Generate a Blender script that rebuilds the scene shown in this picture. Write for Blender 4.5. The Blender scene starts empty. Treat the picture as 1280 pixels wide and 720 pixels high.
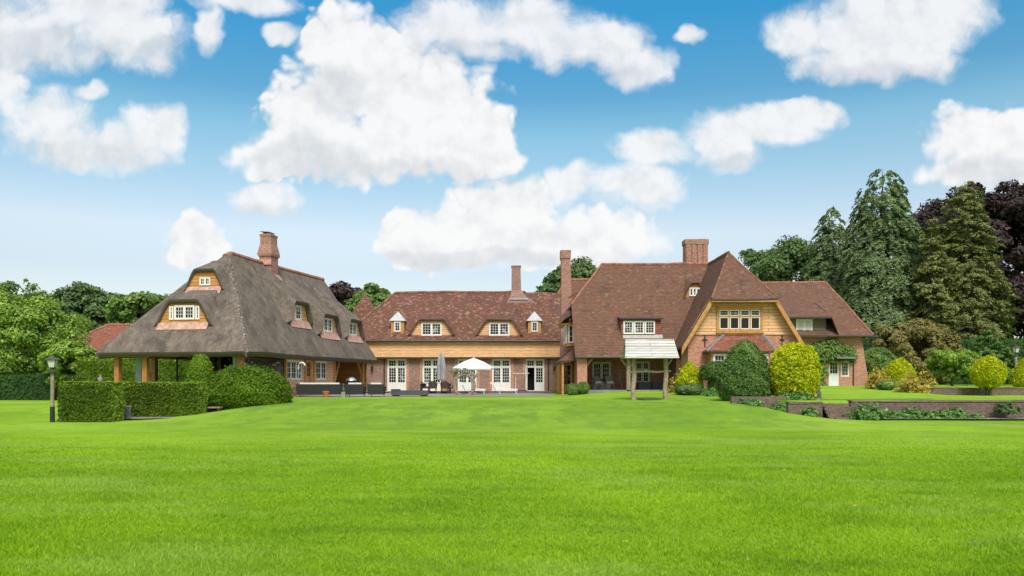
import bpy, bmesh, math, random
import numpy as np
from mathutils import Vector, Matrix
R = math.radians
C = bpy.context.scene.collection
random.seed(7)

# ------------------------------------------------------------------ camera, sky, sun, exposure
ZC, HOR, F = 1.05, 474.0, 1000.0        # camera height over the terrace, horizon row, focal length in photo pixels
sc = bpy.context.scene
cam_d = bpy.data.cameras.new('camera'); cam = bpy.data.objects.new('camera', cam_d); C.objects.link(cam)
cam_d.sensor_width = 36; cam_d.lens = 36 * F / 1280; cam_d.shift_y = (HOR - 360) / 1280
cam_d.clip_end = 3000; cam_d.clip_start = 0.1
cam.location = (0, 0, ZC); cam.rotation_euler = (R(90), 0, 0)
sc.camera = cam
sc.view_settings.view_transform = 'Standard'; sc.view_settings.look = 'None'
sc.view_settings.exposure = 0.90; sc.view_settings.gamma = 1.0; sc.view_settings.use_curve_mapping = False
sc.cycles.max_bounces = 6; sc.cycles.transparent_max_bounces = 6
SUN_EL, SUN_AZ = 50.0, 170.0            # degrees; azimuth clockwise from +Y (the sun stands behind the camera, to its right)
sd = bpy.data.lights.new('sun', 'SUN'); sd.energy = 1.9; sd.angle = R(22); sd.color = (1, .955, .89)
sun = bpy.data.objects.new('sun', sd); C.objects.link(sun)
sun.rotation_euler = (R(90 - SUN_EL), 0, R(180 - SUN_AZ))
sun.location = (20, -30, 60)

class NT:
    """short-hand for node trees"""
    def __init__(s, tree): s.t = tree; s.n = tree.nodes; s.l = tree.links
    def add(s, typ, **kw):
        n = s.n.new(typ)
        for k, v in kw.items(): setattr(n, k, v)
        return n
    def put(s, sock, v):
        if hasattr(v, 'links'): s.l.new(v, sock)
        else: sock.default_value = v
    def math(s, op, a, b=0.0, clamp=False):
        n = s.add('ShaderNodeMath', operation=op, use_clamp=clamp); s.put(n.inputs[0], a); s.put(n.inputs[1], b); return n.outputs[0]
    def vec(s, op, a, b=(0, 0, 0)):
        n = s.add('ShaderNodeVectorMath', operation=op); s.put(n.inputs[0], a); s.put(n.inputs[1], b)
        return n.outputs['Value'] if op in ('LENGTH', 'DOT_PRODUCT') else n.outputs[0]
    def noise(s, v, scale, detail=4, rough=.55, dist=0.0, col=False):
        n = s.add('ShaderNodeTexNoise'); s.put(n.inputs['Vector'], v); n.inputs['Scale'].default_value = scale
        n.inputs['Detail'].default_value = detail; n.inputs['Roughness'].default_value = rough; n.inputs['Distortion'].default_value = dist
        return n.outputs['Color'] if col else n.outputs['Fac']
    def ramp(s, f, stops, interp='LINEAR'):
        n = s.add('ShaderNodeValToRGB'); s.put(n.inputs[0], f); e = n.color_ramp; e.interpolation = interp
        while len(e.elements) < len(stops): e.elements.new(.5)
        for q, (p, c) in zip(e.elements, stops):
            q.position = p; q.color = (c, c, c, 1) if isinstance(c, (int, float)) else (*c, 1)
        return n.outputs[0]
    def mix(s, f, a, b, mode='MIX'):
        n = s.add('ShaderNodeMix', data_type='RGBA', blend_type=mode); s.put(n.inputs[0], f)
        s.put(n.inputs[6], a if hasattr(a, 'links') else (*a, 1)); s.put(n.inputs[7], b if hasattr(b, 'links') else (*b, 1)); return n.outputs[2]
    def sstep(s, x, lo, hi):
        n = s.add('ShaderNodeMapRange', interpolation_type='SMOOTHSTEP'); s.put(n.inputs[0], x)
        n.inputs[1].default_value = lo; n.inputs[2].default_value = hi; return n.outputs[0]

# clouds: (centre column, centre row, half width, half height) in thousandths of tangent about the +Y direction
CRISP = [(436,60,66,58),(505,138,112,84),(408,135,78,74),(352,195,64,36),(582,180,74,48),(625,196,32,22),(470,190,130,42),(455,100,80,70),
 (548,292,76,40),(640,262,74,42),(738,300,92,40),(505,306,38,28),(620,304,116,34),
 (240,308,48,36),(258,322,30,20),(1212,164,58,42),(1272,185,62,58),(1232,208,84,32)]
THIN = [(338,248,52,24),(575,34,90,50),(655,28,100,40),(735,58,76,40),(800,82,50,30),(525,52,40,34),(790,236,78,34),(718,230,44,26),
 (30,40,110,54),(172,50,70,46),(110,14,116,40),(66,160,62,54),(128,186,100,36),(192,162,40,36),
 (1090,36,124,50),(1005,42,62,34),(1180,20,70,46),(1090,78,110,30),(905,182,48,42),(965,158,68,28),(1015,146,50,20),(812,184,52,28),
 (300,0,74,20),(352,38,28,15),(862,46,22,14),(262,38,24,30),(110,112,30,16),(8,105,30,40)]
GREY = [(60,62,110,26),(200,68,50,20),(380,205,80,26),(520,222,130,20),(600,70,90,22),(740,92,90,20),(80,200,130,22),(1080,98,130,22),(610,322,150,14),(930,205,60,14),(1240,215,80,20),(340,266,50,12),(420,120,40,40)]
def make_world():
    w = bpy.data.worlds.new('World'); sc.world = w; w.use_nodes = True
    w.cycles.sampling_method = 'MANUAL'; w.cycles.sample_map_resolution = 256
    T = NT(w.node_tree); T.n.clear()
    dv = T.add('ShaderNodeTexCoord').outputs['Generated']
    sp = T.add('ShaderNodeSeparateXYZ'); T.put(sp.inputs[0], dv); el = sp.outputs[2]
    dy = T.math('MAXIMUM', T.math('ABSOLUTE', sp.outputs[1]), .12)
    u = T.math('DIVIDE', sp.outputs[0], dy); vv = T.math('DIVIDE', sp.outputs[2], dy)
    cb = T.add('ShaderNodeCombineXYZ'); T.put(cb.inputs[0], T.math('MULTIPLY_ADD', u, F)); cb.inputs[0].links[0].from_node.inputs[2].default_value = 640
    T.put(cb.inputs[1], T.math('MULTIPLY_ADD', vv, -F)); cb.inputs[1].links[0].from_node.inputs[2].default_value = HOR
    p = cb.outputs[0]
    w1 = T.vec('SUBTRACT', T.noise(p, .012, 3, .58, col=True), (.5, .5, .5))
    def madd(a, m_, c_):
        n = T.add('ShaderNodeVectorMath', operation='MULTIPLY_ADD'); T.put(n.inputs[0], a); T.put(n.inputs[1], m_); T.put(n.inputs[2], c_); return n.outputs[0]
    pw = madd(w1, (62, 54, 0), p)
    def field(q, blobs, k):
        acc = None
        for cx, cy, rx, ry in blobs:
            e = madd(q, (1 / rx, 1 / ry, 0), (-cx / rx, -cy / ry, 0)); d = T.vec('DOT_PRODUCT', e, e)
            if acc is None: acc = d
            elif k: 
                n = T.add('ShaderNodeMath', operation='SMOOTH_MIN'); T.put(n.inputs[0], acc); T.put(n.inputs[1], d); n.inputs[2].default_value = k; acc = n.outputs[0]
            else: acc = T.math('MINIMUM', acc, d)
        return acc
    fc = T.math('SUBTRACT', 1.0, T.math('MINIMUM', field(pw, CRISP, .25), 2.2)); ft = T.math('SUBTRACT', 1.0, T.math('MINIMUM', field(pw, THIN, .35), 2.2))
    f = T.noise(p, .021, 9, .60); g = T.noise(madd(p, (1, 1, 0), (9, -17, 0)), .021, 5, .60); f2 = T.noise(madd(w1, (60, 60, 0), p), .0105, 9, .66)
    v = T.add('ShaderNodeTexVoronoi', feature='SMOOTH_F1'); T.put(v.inputs['Vector'], madd(w1, (50, 50, 0), p)); v.inputs['Scale'].default_value = .040; v.inputs['Smoothness'].default_value = .35
    v.inputs['Detail'].default_value = 1.0; v.inputs['Roughness'].default_value = .5
    bil = T.math('SUBTRACT', .45, v.outputs['Distance'])
    dc = T.math('ADD', fc, T.math('ADD', T.math('MULTIPLY', T.math('SUBTRACT', f, .5), 1.1), T.math('MULTIPLY', bil, .85)))
    dt = T.math('ADD', ft, T.math('ADD', T.math('MULTIPLY', T.math('SUBTRACT', f2, .5), 2.5), T.math('MULTIPLY', bil, .25)))
    n = T.add('ShaderNodeMapRange', interpolation_type='SMOOTHSTEP'); T.put(n.inputs[0], dc); n.inputs[1].default_value = -.55
    T.put(n.inputs[2], T.math('ADD', -.12, T.math('MULTIPLY', T.sstep(T.noise(p, .008, 2, .5), .42, .60), .5)))
    alpha = T.math('MAXIMUM', n.outputs[0], T.math('MULTIPLY', T.sstep(dt, -.30, .72), .93))
    grey = T.sstep(T.math('SUBTRACT', 1.0, field(pw, GREY, 0)), -.5, .9)
    lump = T.math('MULTIPLY', T.math('SUBTRACT', g, f), 2.0)                    # denser towards the light -> in shade
    sh = T.math('ADD', T.math('MULTIPLY', grey, .70), T.math('ADD', T.math('MULTIPLY', lump, .8), T.math('MULTIPLY', bil, -.45)), clamp=True)
    sky = T.add('ShaderNodeTexSky', sky_type='NISHITA', sun_disc=False, sun_elevation=R(SUN_EL), sun_rotation=R(SUN_AZ), air_density=1.0, dust_density=.6, ozone_density=1.6)
    base = T.mix(1.0, sky.outputs[0], T.ramp(el, SKYRAMP), 'MULTIPLY')
    ccol = T.mix(sh, (CLOUD_HI,) * 3, tuple(CLOUD_HI * k for k in (.74, .77, .80)))
    fill_cover = T.math('MAXIMUM', T.sstep(el, .47, .68), T.math('MULTIPLY', T.sstep(T.math('MULTIPLY', sp.outputs[1], -1.0), .05, .5), .75))   # unseen closed cloud overhead and behind, added as soft fill light
    alpha = T.math('MAXIMUM', alpha, T.math('MULTIPLY', fill_cover, .92))
    up = T.sstep(el, -.02, .02)
    colr = T.mix(T.math('MULTIPLY', T.math('MULTIPLY', alpha, .97), up), base, ccol)
    bg = T.add('ShaderNodeBackground'); T.put(bg.inputs[0], colr); bg.inputs[1].default_value = SKY_STRENGTH
    out = T.add('ShaderNodeOutputWorld'); T.l.new(bg.outputs[0], out.inputs[0])
SKY_STRENGTH, CLOUD_HI = .068, 7.6
SKYRAMP = [(0, (1.1, .95, .9)), (.06, (1.2, 1.03, .95)), (.13, (1.38, 1.165, 1.03)), (.175, (1.78, 1.43, 1.17)), (.29, (1.09, 1.45, 1.26)), (.33, (.62, 1.2, 1.2)), (.41, (.29, 1.2, 1.38)), (1, (.5, 1.0, 1.1))]
make_world()

# ------------------------------------------------------------------ materials
MAT = {}
def new_mat(name):
    m = bpy.data.materials.new(name); m.use_nodes = True; MAT[name] = m
    T = NT(m.node_tree); b = T.n['Principled BSDF']; b.inputs['Roughness'].default_value = .8
    b.inputs['Specular IOR Level'].default_value = .25
    return m, T, b
def uvc(T): return T.add('ShaderNodeTexCoord').outputs['UV']
def obc(T): return T.add('ShaderNodeTexCoord').outputs['Object']
def bump(T, b, h, s, d=.02):
    n = T.add('ShaderNodeBump'); n.inputs['Strength'].default_value = s; n.inputs['Distance'].default_value = d; T.put(n.inputs['Height'], h); T.l.new(n.outputs[0], b.inputs['Normal'])
def plain(name, col, rough=.6, spec=.3, var=.18, scale=6.0, metal=0.0, bs=.15):
    m, T, b = new_mat(name); o = obc(T); n = T.noise(o, scale, 5, .6)
    T.put(b.inputs['Base Color'], T.mix(T.sstep(n, .3, .72), tuple(c * (1 - var) for c in col), tuple(min(1, c * (1 + var)) for c in col)))
    b.inputs['Roughness'].default_value = rough; b.inputs['Specular IOR Level'].default_value = spec; b.inputs['Metallic'].default_value = metal
    if bs: bump(T, b, T.noise(o, scale * 5, 4, .6), bs, .01)
    return m
def brick_tex(T, v, c1, c2, mortar, w, h, ms, bias=0.0, off=.5):
    n = T.add('ShaderNodeTexBrick', offset=off); T.put(n.inputs['Vector'], v)
    for i, c in ((1, c1), (2, c2), (3, mortar)): n.inputs[i].default_value = (*c, 1)
    n.inputs['Scale'].default_value = 1; n.inputs['Mortar Size'].default_value = ms; n.inputs['Mortar Smooth'].default_value = .2; n.inputs['Bias'].default_value = bias
    n.inputs['Brick Width'].default_value = w; n.inputs['Row Height'].default_value = h
    return n
def brickwork(name, c1, c2, mortar, stain=(.12, .09, .08), amount=.35):
    m, T, b = new_mat(name); v = uvc(T)
    n = brick_tex(T, v, c1, c2, mortar, .23, .075, .011)
    big = T.noise(v, .55, 5, .6); fine = T.noise(v, 7, 4, .65)
    c = T.mix(T.math('MULTIPLY', T.sstep(big, .45, .75), amount), n.outputs[0], stain)
    c = T.mix(T.sstep(fine, .35, .8), c, tuple(x * 1.5 for x in c1), 'MIX') if False else T.mix(.55, c, T.mix(T.sstep(fine, .3, .7), (.55, .55, .55), (1.45, 1.4, 1.35)), 'MULTIPLY')
    T.put(b.inputs['Base Color'], T.mix(.0, c, c)); b.inputs['Roughness'].default_value = .9
    bump(T, b, n.outputs[1], -.5, .01)
def tiles(name, c1, c2, patch, pcut, lichen=.25):
    m, T, b = new_mat(name); v = uvc(T)
    wob = T.vec('ADD', v, T.vec('MULTIPLY', T.vec('SUBTRACT', T.noise(v, 1.3, 2, .5, col=True), (.5, .5, .5)), (.10, .06, 0)))
    n = brick_tex(T, wob, c1, c2, tuple(x * .3 for x in c1), .19, .135, .012)
    n2 = brick_tex(T, wob, (0, 0, 0), (1, 1, 1), (0, 0, 0), .19, .135, .0)
    big = T.noise(v, .8, 6, .74); med = T.noise(v, .75, 6, .72)
    sel = T.math('ADD', T.math('MULTIPLY', n2.outputs[0], .45), T.math('MULTIPLY', big, .75))
    c = T.mix(T.math('MULTIPLY', T.sstep(sel, pcut, pcut + .18), .6), n.outputs[0], patch)
    c = T.mix(T.math('MULTIPLY', T.sstep(med, .50, .70), .62), c, (.048, .038, .034))
    sel2 = T.math('ADD', T.math('MULTIPLY', n2.outputs[0], .35), T.math('MULTIPLY', T.noise(v, 2.6, 5, .75), .8))
    c = T.mix(T.math('MULTIPLY', T.sstep(sel2, .66, .80), lichen), c, (.34, .30, .25))
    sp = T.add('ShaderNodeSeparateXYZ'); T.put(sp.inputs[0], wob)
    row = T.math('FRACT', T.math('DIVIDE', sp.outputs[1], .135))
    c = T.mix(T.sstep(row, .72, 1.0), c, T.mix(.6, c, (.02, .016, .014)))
    T.put(b.inputs['Base Color'], c); b.inputs['Roughness'].default_value = .85
    bump(T, b, T.math('ADD', T.math('MULTIPLY', row, -1.0), T.math('MULTIPLY', med, .8)), .7, .03)
def boards(name, c1, c2, seam, h=.19, rough=.55, grey=0.0):
    m, T, b = new_mat(name); v = uvc(T)
    n = brick_tex(T, v, c1, c2, seam, 3.4, h, .012, off=.37)
    st = T.noise(T.vec('MULTIPLY', v, (1.4, 16, 1)), 1.0, 6, .65); big = T.noise(v, .7, 4, .6)
    c = T.mix(.6, n.outputs[0], T.mix(T.sstep(st, .25, .75), (.62, .58, .5), (1.35, 1.35, 1.35)), 'MULTIPLY')
    c = T.mix(T.math('MULTIPLY', T.sstep(big, .5, .8), .35), c, tuple(x * .5 for x in c1))
    T.put(b.inputs['Base Color'], c); b.inputs['Roughness'].default_value = rough
    sp = T.add('ShaderNodeSeparateXYZ'); T.put(sp.inputs[0], v)
    bump(T, b, T.math('ADD', T.math('MULTIPLY', T.math('FRACT', T.math('DIVIDE', sp.outputs[1], h)), -1.0), T.math('MULTIPLY', st, .2)), .5, .02)
brickwork('brick_red', (.58, .235, .150), (.44, .165, .105), (.46, .36, .29), (.15, .07, .055))
brickwork('brick_purple', (.40, .215, .165), (.27, .15, .118), (.27, .22, .19), (.14, .085, .075), .5)
brickwork('brick_pink', (.44, .20, .14), (.30, .125, .09), (.36, .28, .24), (.20, .12, .10), .3)
brickwork('brick_wall', (.20, .118, .092), (.125, .082, .068), (.20, .17, .15), (.080, .070, .055), .6)
tiles('tile_brown', (.215, .103, .064), (.135, .070, .047), (.36, .165, .085), .74, .20)
tiles('tile_mixed', (.195, .088, .058), (.120, .060, .044), (.44, .16, .08), .66, .38)
tiles('tile_red', (.33, .115, .07), (.21, .075, .05), (.42, .17, .10), .66, .12)
boards('cladding', (.78, .465, .26), (.70, .40, .205), (.20, .095, .035))
boards('cladding_warm', (.58, .29, .09), (.50, .235, .07), (.14, .06, .02))
boards('cladding_grey', (.24, .20, .165), (.17, .14, .115), (.06, .05, .04))
boards('fascia', (.78, .46, .25), (.72, .42, .22), (.48, .26, .12), .26)
boards('whiteboards', (.60, .59, .56), (.46, .45, .43), (.10, .10, .10), .165)
m, T, b = new_mat('thatch'); v = uvc(T)
s1 = T.noise(T.vec('MULTIPLY', v, (16, 3.5, 1)), 1.0, 6, .75); s2 = T.noise(v, .6, 6, .7); s3 = T.noise(T.vec('MULTIPLY', v, (1.8, 1.2, 1)), 1.1, 6, .72); s4 = T.noise(v, 9, 5, .7)
c = T.ramp(T.math('ADD', T.math('MULTIPLY', s1, .55), T.math('MULTIPLY', s3, .45)), [(.34, (.074, .058, .046)), (.5, (.164, .132, .106)), (.64, (.290, .240, .196))])
c = T.mix(T.math('MULTIPLY', T.sstep(s2, .48, .62), .55), c, (.066, .057, .048))
c = T.mix(T.math('MULTIPLY', T.sstep(s4, .55, .75), .35), c, (.20, .175, .15))
T.put(b.inputs['Base Color'], c); b.inputs['Roughness'].default_value = .95; bump(T, b, T.math('ADD', s1, T.math('MULTIPLY', s4, .8)), .9, .06)
m, T, b = new_mat('reed'); v = uvc(T)
T.put(b.inputs['Base Color'], T.mix(T.noise(T.vec('MULTIPLY', v, (40, 6, 1)), 1, 5, .7), (.055, .044, .036), (.19, .15, .12))); b.inputs['Roughness'].default_value = .95
plain('ridge_tile', (.33, .15, .095), .8, .2, .35, 3.0); plain('ridge_dark', (.22, .11, .075), .85, .2, .4, 3.0)
plain('sill_pink', (.50, .30, .235), .85, .2, .3, 4); plain('white_paint', (.78, .77, .73), .4, .4, .06); plain('wood_honey', (.50, .25, .085), .5, .35, .2, 5)
plain('wood_orange', (.42, .18, .055), .5, .35, .22, 5); plain('wood_weather', (.30, .235, .17), .85, .2, .3, 7); plain('lead', (.20, .20, .21), .5, .4, .2, 4); plain('lead_light', (.46, .47, .48), .45, .4, .15, 4)
plain('gutter', (.055, .042, .035), .5, .4, .2); plain('iron', (.025, .025, .026), .45, .45, .2); plain('lamp_iron', (.06, .055, .05), .5, .4, .3); plain('wicker', (.034, .035, .035), .6, .35, .3, 40)
plain('wicker_brown', (.075, .055, .042), .65, .3, .3, 40); plain('wicker_grey', (.26, .235, .21), .7, .3, .3, 30); plain('cushion', (.78, .75, .70), .85, .1, .05); plain('canvas_white', (.80, .80, .80), .8, .15, .04)
plain('canvas_grey', (.34, .33, .34), .8, .15, .15); plain('terracotta', (.48, .155, .075), .8, .2, .15); plain('stone', (.30, .285, .26), .9, .2, .3, 8); plain('stone_dark', (.10, .095, .088), .9, .2, .35, 8)
plain('inside_shade', (.016, .014, .013), .8, .1, .1); plain('plaster_dim', (.16, .12, .10), .9, .1, .15); plain('render_stone', (.42, .40, .37), .9, .2, .15); plain('steel', (.55, .56, .57), .3, .5, .05, 3, .9)
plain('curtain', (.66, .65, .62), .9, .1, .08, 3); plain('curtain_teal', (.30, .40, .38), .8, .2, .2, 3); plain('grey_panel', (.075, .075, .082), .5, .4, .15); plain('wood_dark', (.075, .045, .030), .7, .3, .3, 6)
plain('soil', (.05, .037, .028), .95, .1, .3, 9); plain('lamp_glass', (.62, .62, .60), .25, .5, .05); plain('dead_wood', (.34, .27, .19), .9, .1, .3, 8); plain('towel_blue', (.30, .34, .40), .8, .1, .1)
m, T, b = new_mat('glass'); o = obc(T)
T.put(b.inputs['Base Color'], T.mix(T.sstep(T.noise(o, .9, 2, .5), .42, .62), (.010, .011, .012), (.05, .05, .045))); T.put(b.inputs['Base Color'], T.mix(T.sstep(T.noise(o, 1.7, 2, .5), .61, .68), T.mix(T.noise(o, .9, 2, .5), (.008, .007, .006), (.030, .026, .022)), (.30, .29, .27))); b.inputs['Roughness'].default_value = .08; b.inputs['Specular IOR Level'].default_value = .22
bump(T, b, T.noise(o, 2.0, 2, .5), .05, .02)
m, T, b = new_mat('glass_plain'); b.inputs['Base Color'].default_value = (.02, .021, .022, 1); b.inputs['Roughness'].default_value = .06; b.inputs['Specular IOR Level'].default_value = .4
m, T, b = new_mat('glass_clear'); b.inputs['Base Color'].default_value = (.75, .85, .83, 1); b.inputs['Roughness'].default_value = .03; b.inputs['Transmission Weight'].default_value = 1.0; b.inputs['IOR'].default_value = 1.05; b.inputs['Specular IOR Level'].default_value = .5
m, T, b = new_mat('bark'); o = obc(T)
n = T.noise(T.vec('MULTIPLY', o, (9, 9, 1.6)), 1, 6, .65); T.put(b.inputs['Base Color'], T.mix(n, (.035, .027, .02), (.15, .12, .09))); bump(T, b, n, .8, .04)
m, T, b = new_mat('lawn'); o = obc(T)
n1 = T.noise(o, .11, 5, .6); n2 = T.noise(T.vec('MULTIPLY', o, (.55, 1.5, 1)), 1.0, 6, .68); n3 = T.noise(o, 16, 4, .75); n4 = T.noise(T.vec('MULTIPLY', o, (3.0, 7.0, 3)), 1.0, 5, .7)
c = T.mix(T.sstep(n1, .35, .66), (.185, .335, .030), (.290, .470, .042))
c = T.mix(T.math('MULTIPLY', T.sstep(n2, .47, .68), .60), c, (.125, .250, .026))
c = T.mix(T.math('MULTIPLY', T.sstep(T.noise(T.vec('MULTIPLY', o, (.22, .5, 1)), 1.0, 5, .6), .50, .66), .55), c, (.30, .42, .085))
c = T.mix(T.math('MULTIPLY', T.sstep(n2, .30, .47), -.45), c, c)
c = T.mix(T.math('MULTIPLY', T.sstep(n4, .50, .75), .55), c, (.36, .50, .055))
c = T.mix(T.math('MULTIPLY', T.sstep(T.noise(o, .33, 6, .7), .60, .74), .40), c, (.36, .42, .10))
sp = T.add('ShaderNodeSeparateXYZ'); T.put(sp.inputs[0], o); bank = T.math('MULTIPLY', T.sstep(sp.outputs[1], 26, 31), T.math('MULTIPLY', T.math('SUBTRACT', 1.0, T.sstep(sp.outputs[1], 38, 44)), T.math('MULTIPLY', T.sstep(sp.outputs[0], -15, -11), T.math('SUBTRACT', 1.0, T.sstep(sp.outputs[0], 10, 13)))))   # rougher grass on the bank
c = T.mix(T.math('MULTIPLY', bank, T.math('ADD', .25, T.math('MULTIPLY', T.sstep(T.noise(T.vec('MULTIPLY', o, (.9, .42, 1)), 1.0, 6, .72), .43, .62), .60))), c, (.140, .262, .042))
c = T.mix(.5, c, T.mix(T.sstep(n3, .3, .72), (.72, .74, .7), (1.26, 1.22, 1.2)), 'MULTIPLY')
T.put(b.inputs['Base Color'], c); b.inputs['Roughness'].default_value = .95; b.inputs['Specular IOR Level'].default_value = .0
bump(T, b, T.math('ADD', T.noise(o, 45, 3, .8), T.math('MULTIPLY', n4, .8)), .7, .05)
m, T, b = new_mat('paving'); v = uvc(T)
n = brick_tex(T, v, (.30, .29, .28), (.22, .21, .21), (.10, .10, .09), .6, .6, .012); T.put(b.inputs['Base Color'], T.mix(.5, n.outputs[0], T.mix(T.noise(v, 2.2, 5, .65), (.5, .5, .5), (1.4, 1.4, 1.4)), 'MULTIPLY'))
m, T, b = new_mat('gravel'); v = uvc(T)
T.put(b.inputs['Base Color'], T.mix(T.noise(v, 22, 5, .75), (.10, .085, .065), (.36, .33, .28))); bump(T, b, T.noise(v, 30, 3, .7), .8, .03)
def foliage(name, dark, light, tip=None, trans=.28, clump=.8, k=1.6, spec=.12):
    dark, light, tip = [tuple(x * k for x in q) if q else None for q in (dark, light, tip)]
    m, T, b = new_mat(name); o = obc(T); rnd = T.add('ShaderNodeNewGeometry').outputs['Random Per Island']
    f = T.math('ADD', T.math('MULTIPLY', rnd, .6), T.math('MULTIPLY', T.sstep(T.noise(o, clump, 3, .6), .35, .65), .5), clamp=True)
    c = T.mix(f, dark, light)
    if tip: c = T.mix(T.math('MULTIPLY', T.sstep(rnd, .72, .98), .7), c, tip)
    T.put(b.inputs['Base Color'], c); b.inputs['Roughness'].default_value = .6; b.inputs['Specular IOR Level'].default_value = spec
    tr = T.add('ShaderNodeBsdfTranslucent'); T.put(tr.inputs[0], T.mix(1.0, c, (1.1, 1.25, .6), 'MULTIPLY'))
    mx = T.add('ShaderNodeMixShader'); mx.inputs[0].default_value = trans; T.l.new(b.outputs[0], mx.inputs[1]); T.l.new(tr.outputs[0], mx.inputs[2])
    T.l.new(mx.outputs[0], T.n['Material Output'].inputs[0])
foliage('leaf_bright', (.048, .100, .016), (.200, .285, .045), (.30, .38, .08))
foliage('leaf_mid', (.042, .082, .020), (.130, .200, .052), (.18, .25, .07))
foliage('leaf_deep', (.030, .060, .022), (.098, .145, .052), (.14, .19, .075))
foliage('leaf_hedge', (.036, .070, .005), (.095, .155, .010), (.15, .23, .022), .16, k=1.0)
foliage('leaf_box', (.055, .115, .007), (.140, .240, .014), (.21, .32, .028), .22, k=1.0)
foliage('leaf_light_box', (.085, .165, .010), (.20, .32, .018), (.28, .40, .035), .25, k=1.0)
foliage('leaf_new_lit', (.17, .27, .02), (.34, .44, .05), (.42, .48, .08), .3, k=1.0)  # new shoots on hedge tops; also the painted light of right hedge faces
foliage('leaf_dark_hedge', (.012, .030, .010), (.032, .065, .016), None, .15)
foliage('leaf_cone', (.028, .064, .014), (.085, .140, .030), (.12, .18, .045), .15)
foliage('leaf_gold', (.27, .33, .004), (.60, .62, .010), (.80, .78, .04), .3, k=1.0)
foliage('leaf_golden_rust', (.22, .19, .03), (.56, .46, .09), (.66, .44, .12), .2, k=1.1)
foliage('leaf_blue', (.072, .120, .045), (.250, .335, .145), (.35, .41, .21), .25, k=1.0)
foliage('leaf_olive', (.070, .092, .026), (.235, .26, .082), (.33, .34, .12), .2, k=1.0)
foliage('leaf_purple', (.013, .010, .010), (.046, .031, .031), (.085, .055, .055), .15)
foliage('leaf_brown', (.085, .080, .026), (.19, .165, .055), None, .2)
foliage('leaf_grey', (.11, .12, .075), (.26, .27, .18), None, .2)
foliage('leaf_low', (.030, .085, .020), (.11, .21, .055), (.18, .29, .09), .25)
foliage('grass_blade', (.230, .390, .012), (.370, .540, .024), (.46, .60, .07), .35, .5, 1.0, 0.0)

# ------------------------------------------------------------------ mesh helpers
ORG = {}
def top_of(o):
    while o is not None and o.parent: o = o.parent
    return o
class MB:
    """collects faces; build() links them as ONE mesh object with metric UVs (u level, v up the slope)"""
    def __init__(s): s.v = []; s.f = []; s.m = []; s.cur = 0; s.smooth = False
    def face(s, pts):
        i = len(s.v); s.v += [tuple(p) for p in pts]; s.f.append(list(range(i, i + len(pts)))); s.m.append(s.cur)
    def box(s, x0, y0, z0, x1, y1, z1, fr=None):
        P = [(x, y, z) for z in (z0, z1) for x, y in ((x0, y0), (x1, y0), (x1, y1), (x0, y1))]
        if fr: P = [fr(*p) for p in P]
        i = len(s.v); s.v += [tuple(p) for p in P]
        for q in ((3, 2, 1, 0), (4, 5, 6, 7), (0, 1, 5, 4), (1, 2, 6, 5), (2, 3, 7, 6), (3, 0, 4, 7)): s.f.append([i + k for k in q]); s.m.append(s.cur)
    def slab(s, pts, th, skin=None):
        """a thick plate: top face pts (counter-clockwise seen from above), dropped by th; skin = material index of edges and underside"""
        lo = [(p[0], p[1], p[2] - th) for p in pts]; s.face(pts); c = s.cur
        if skin is not None: s.cur = skin
        s.face(lo[::-1]); n = len(pts)
        for k in range(n): s.face([pts[k], lo[k], lo[(k + 1) % n], pts[(k + 1) % n]])
        s.cur = c
    def grid(s, rows, close=False):
        i = len(s.v); n = len(rows[0])
        for r in rows: s.v += [tuple(p) for p in r]
        for a in range(len(rows) - 1):
            for b in range(n if close else n - 1):
                b2 = (b + 1) % n; s.f.append([i + a * n + b, i + a * n + b2, i + (a + 1) * n + b2, i + (a + 1) * n + b]); s.m.append(s.cur)
    def tube(s, pts, r, n=8, caps=True):
        pts = [Vector(p) for p in pts]; r = r if isinstance(r, (list, tuple)) else [r] * len(pts); rows = []
        for k, p in enumerate(pts):
            d = (pts[min(k + 1, len(pts) - 1)] - pts[max(k - 1, 0)]).normalized()
            a = d.orthogonal().normalized() if abs(d.z) > .9 else d.cross(Vector((0, 0, 1))).normalized()
            b = d.cross(a); rows.append([p + (a * math.cos(t) + b * math.sin(t)) * r[k] for t in (2 * math.pi * j / n for j in range(n))])
        s.grid(rows, True)
        if caps: s.face(rows[0][::-1]); s.face(rows[-1])
    def lathe(s, prof, c=(0, 0, 0), n=16, ph=0.0, sq=False, sx=1, sy=1):
        rows = []
        for r, z in prof:
            k = math.sqrt(2) if sq else 1
            rows.append([(c[0] + sx * r * k * math.cos(ph + 2 * math.pi * j / n), c[1] + sy * r * k * math.sin(ph + 2 * math.pi * j / n), c[2] + z) for j in range(n)])
        s.grid(rows, True); s.face(rows[0][::-1]); s.face(rows[-1])
    def build(s, name, mats, parent=None, loc=None, smooth=None):
        mats = mats if isinstance(mats, (list, tuple)) else [mats]
        t = top_of(parent); og = ORG.get(t.name, (0, 0, 0)) if t else (0, 0, 0)
        me = bpy.data.meshes.new(name); vv = np.array(s.v, dtype=np.float64) - np.array(og)
        me.from_pydata(vv.tolist(), [], s.f)
        for k in mats: me.materials.append(MAT[k])
        me.polygons.foreach_set('material_index', s.m)
        sm = s.smooth if smooth is None else smooth
        me.polygons.foreach_set('use_smooth', [sm] * len(s.f))
        auto_uv(me)
        o = bpy.data.objects.new(name, me); C.objects.link(o)
        if parent: o.parent = parent
        if loc: o.location = loc
        return o
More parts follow.
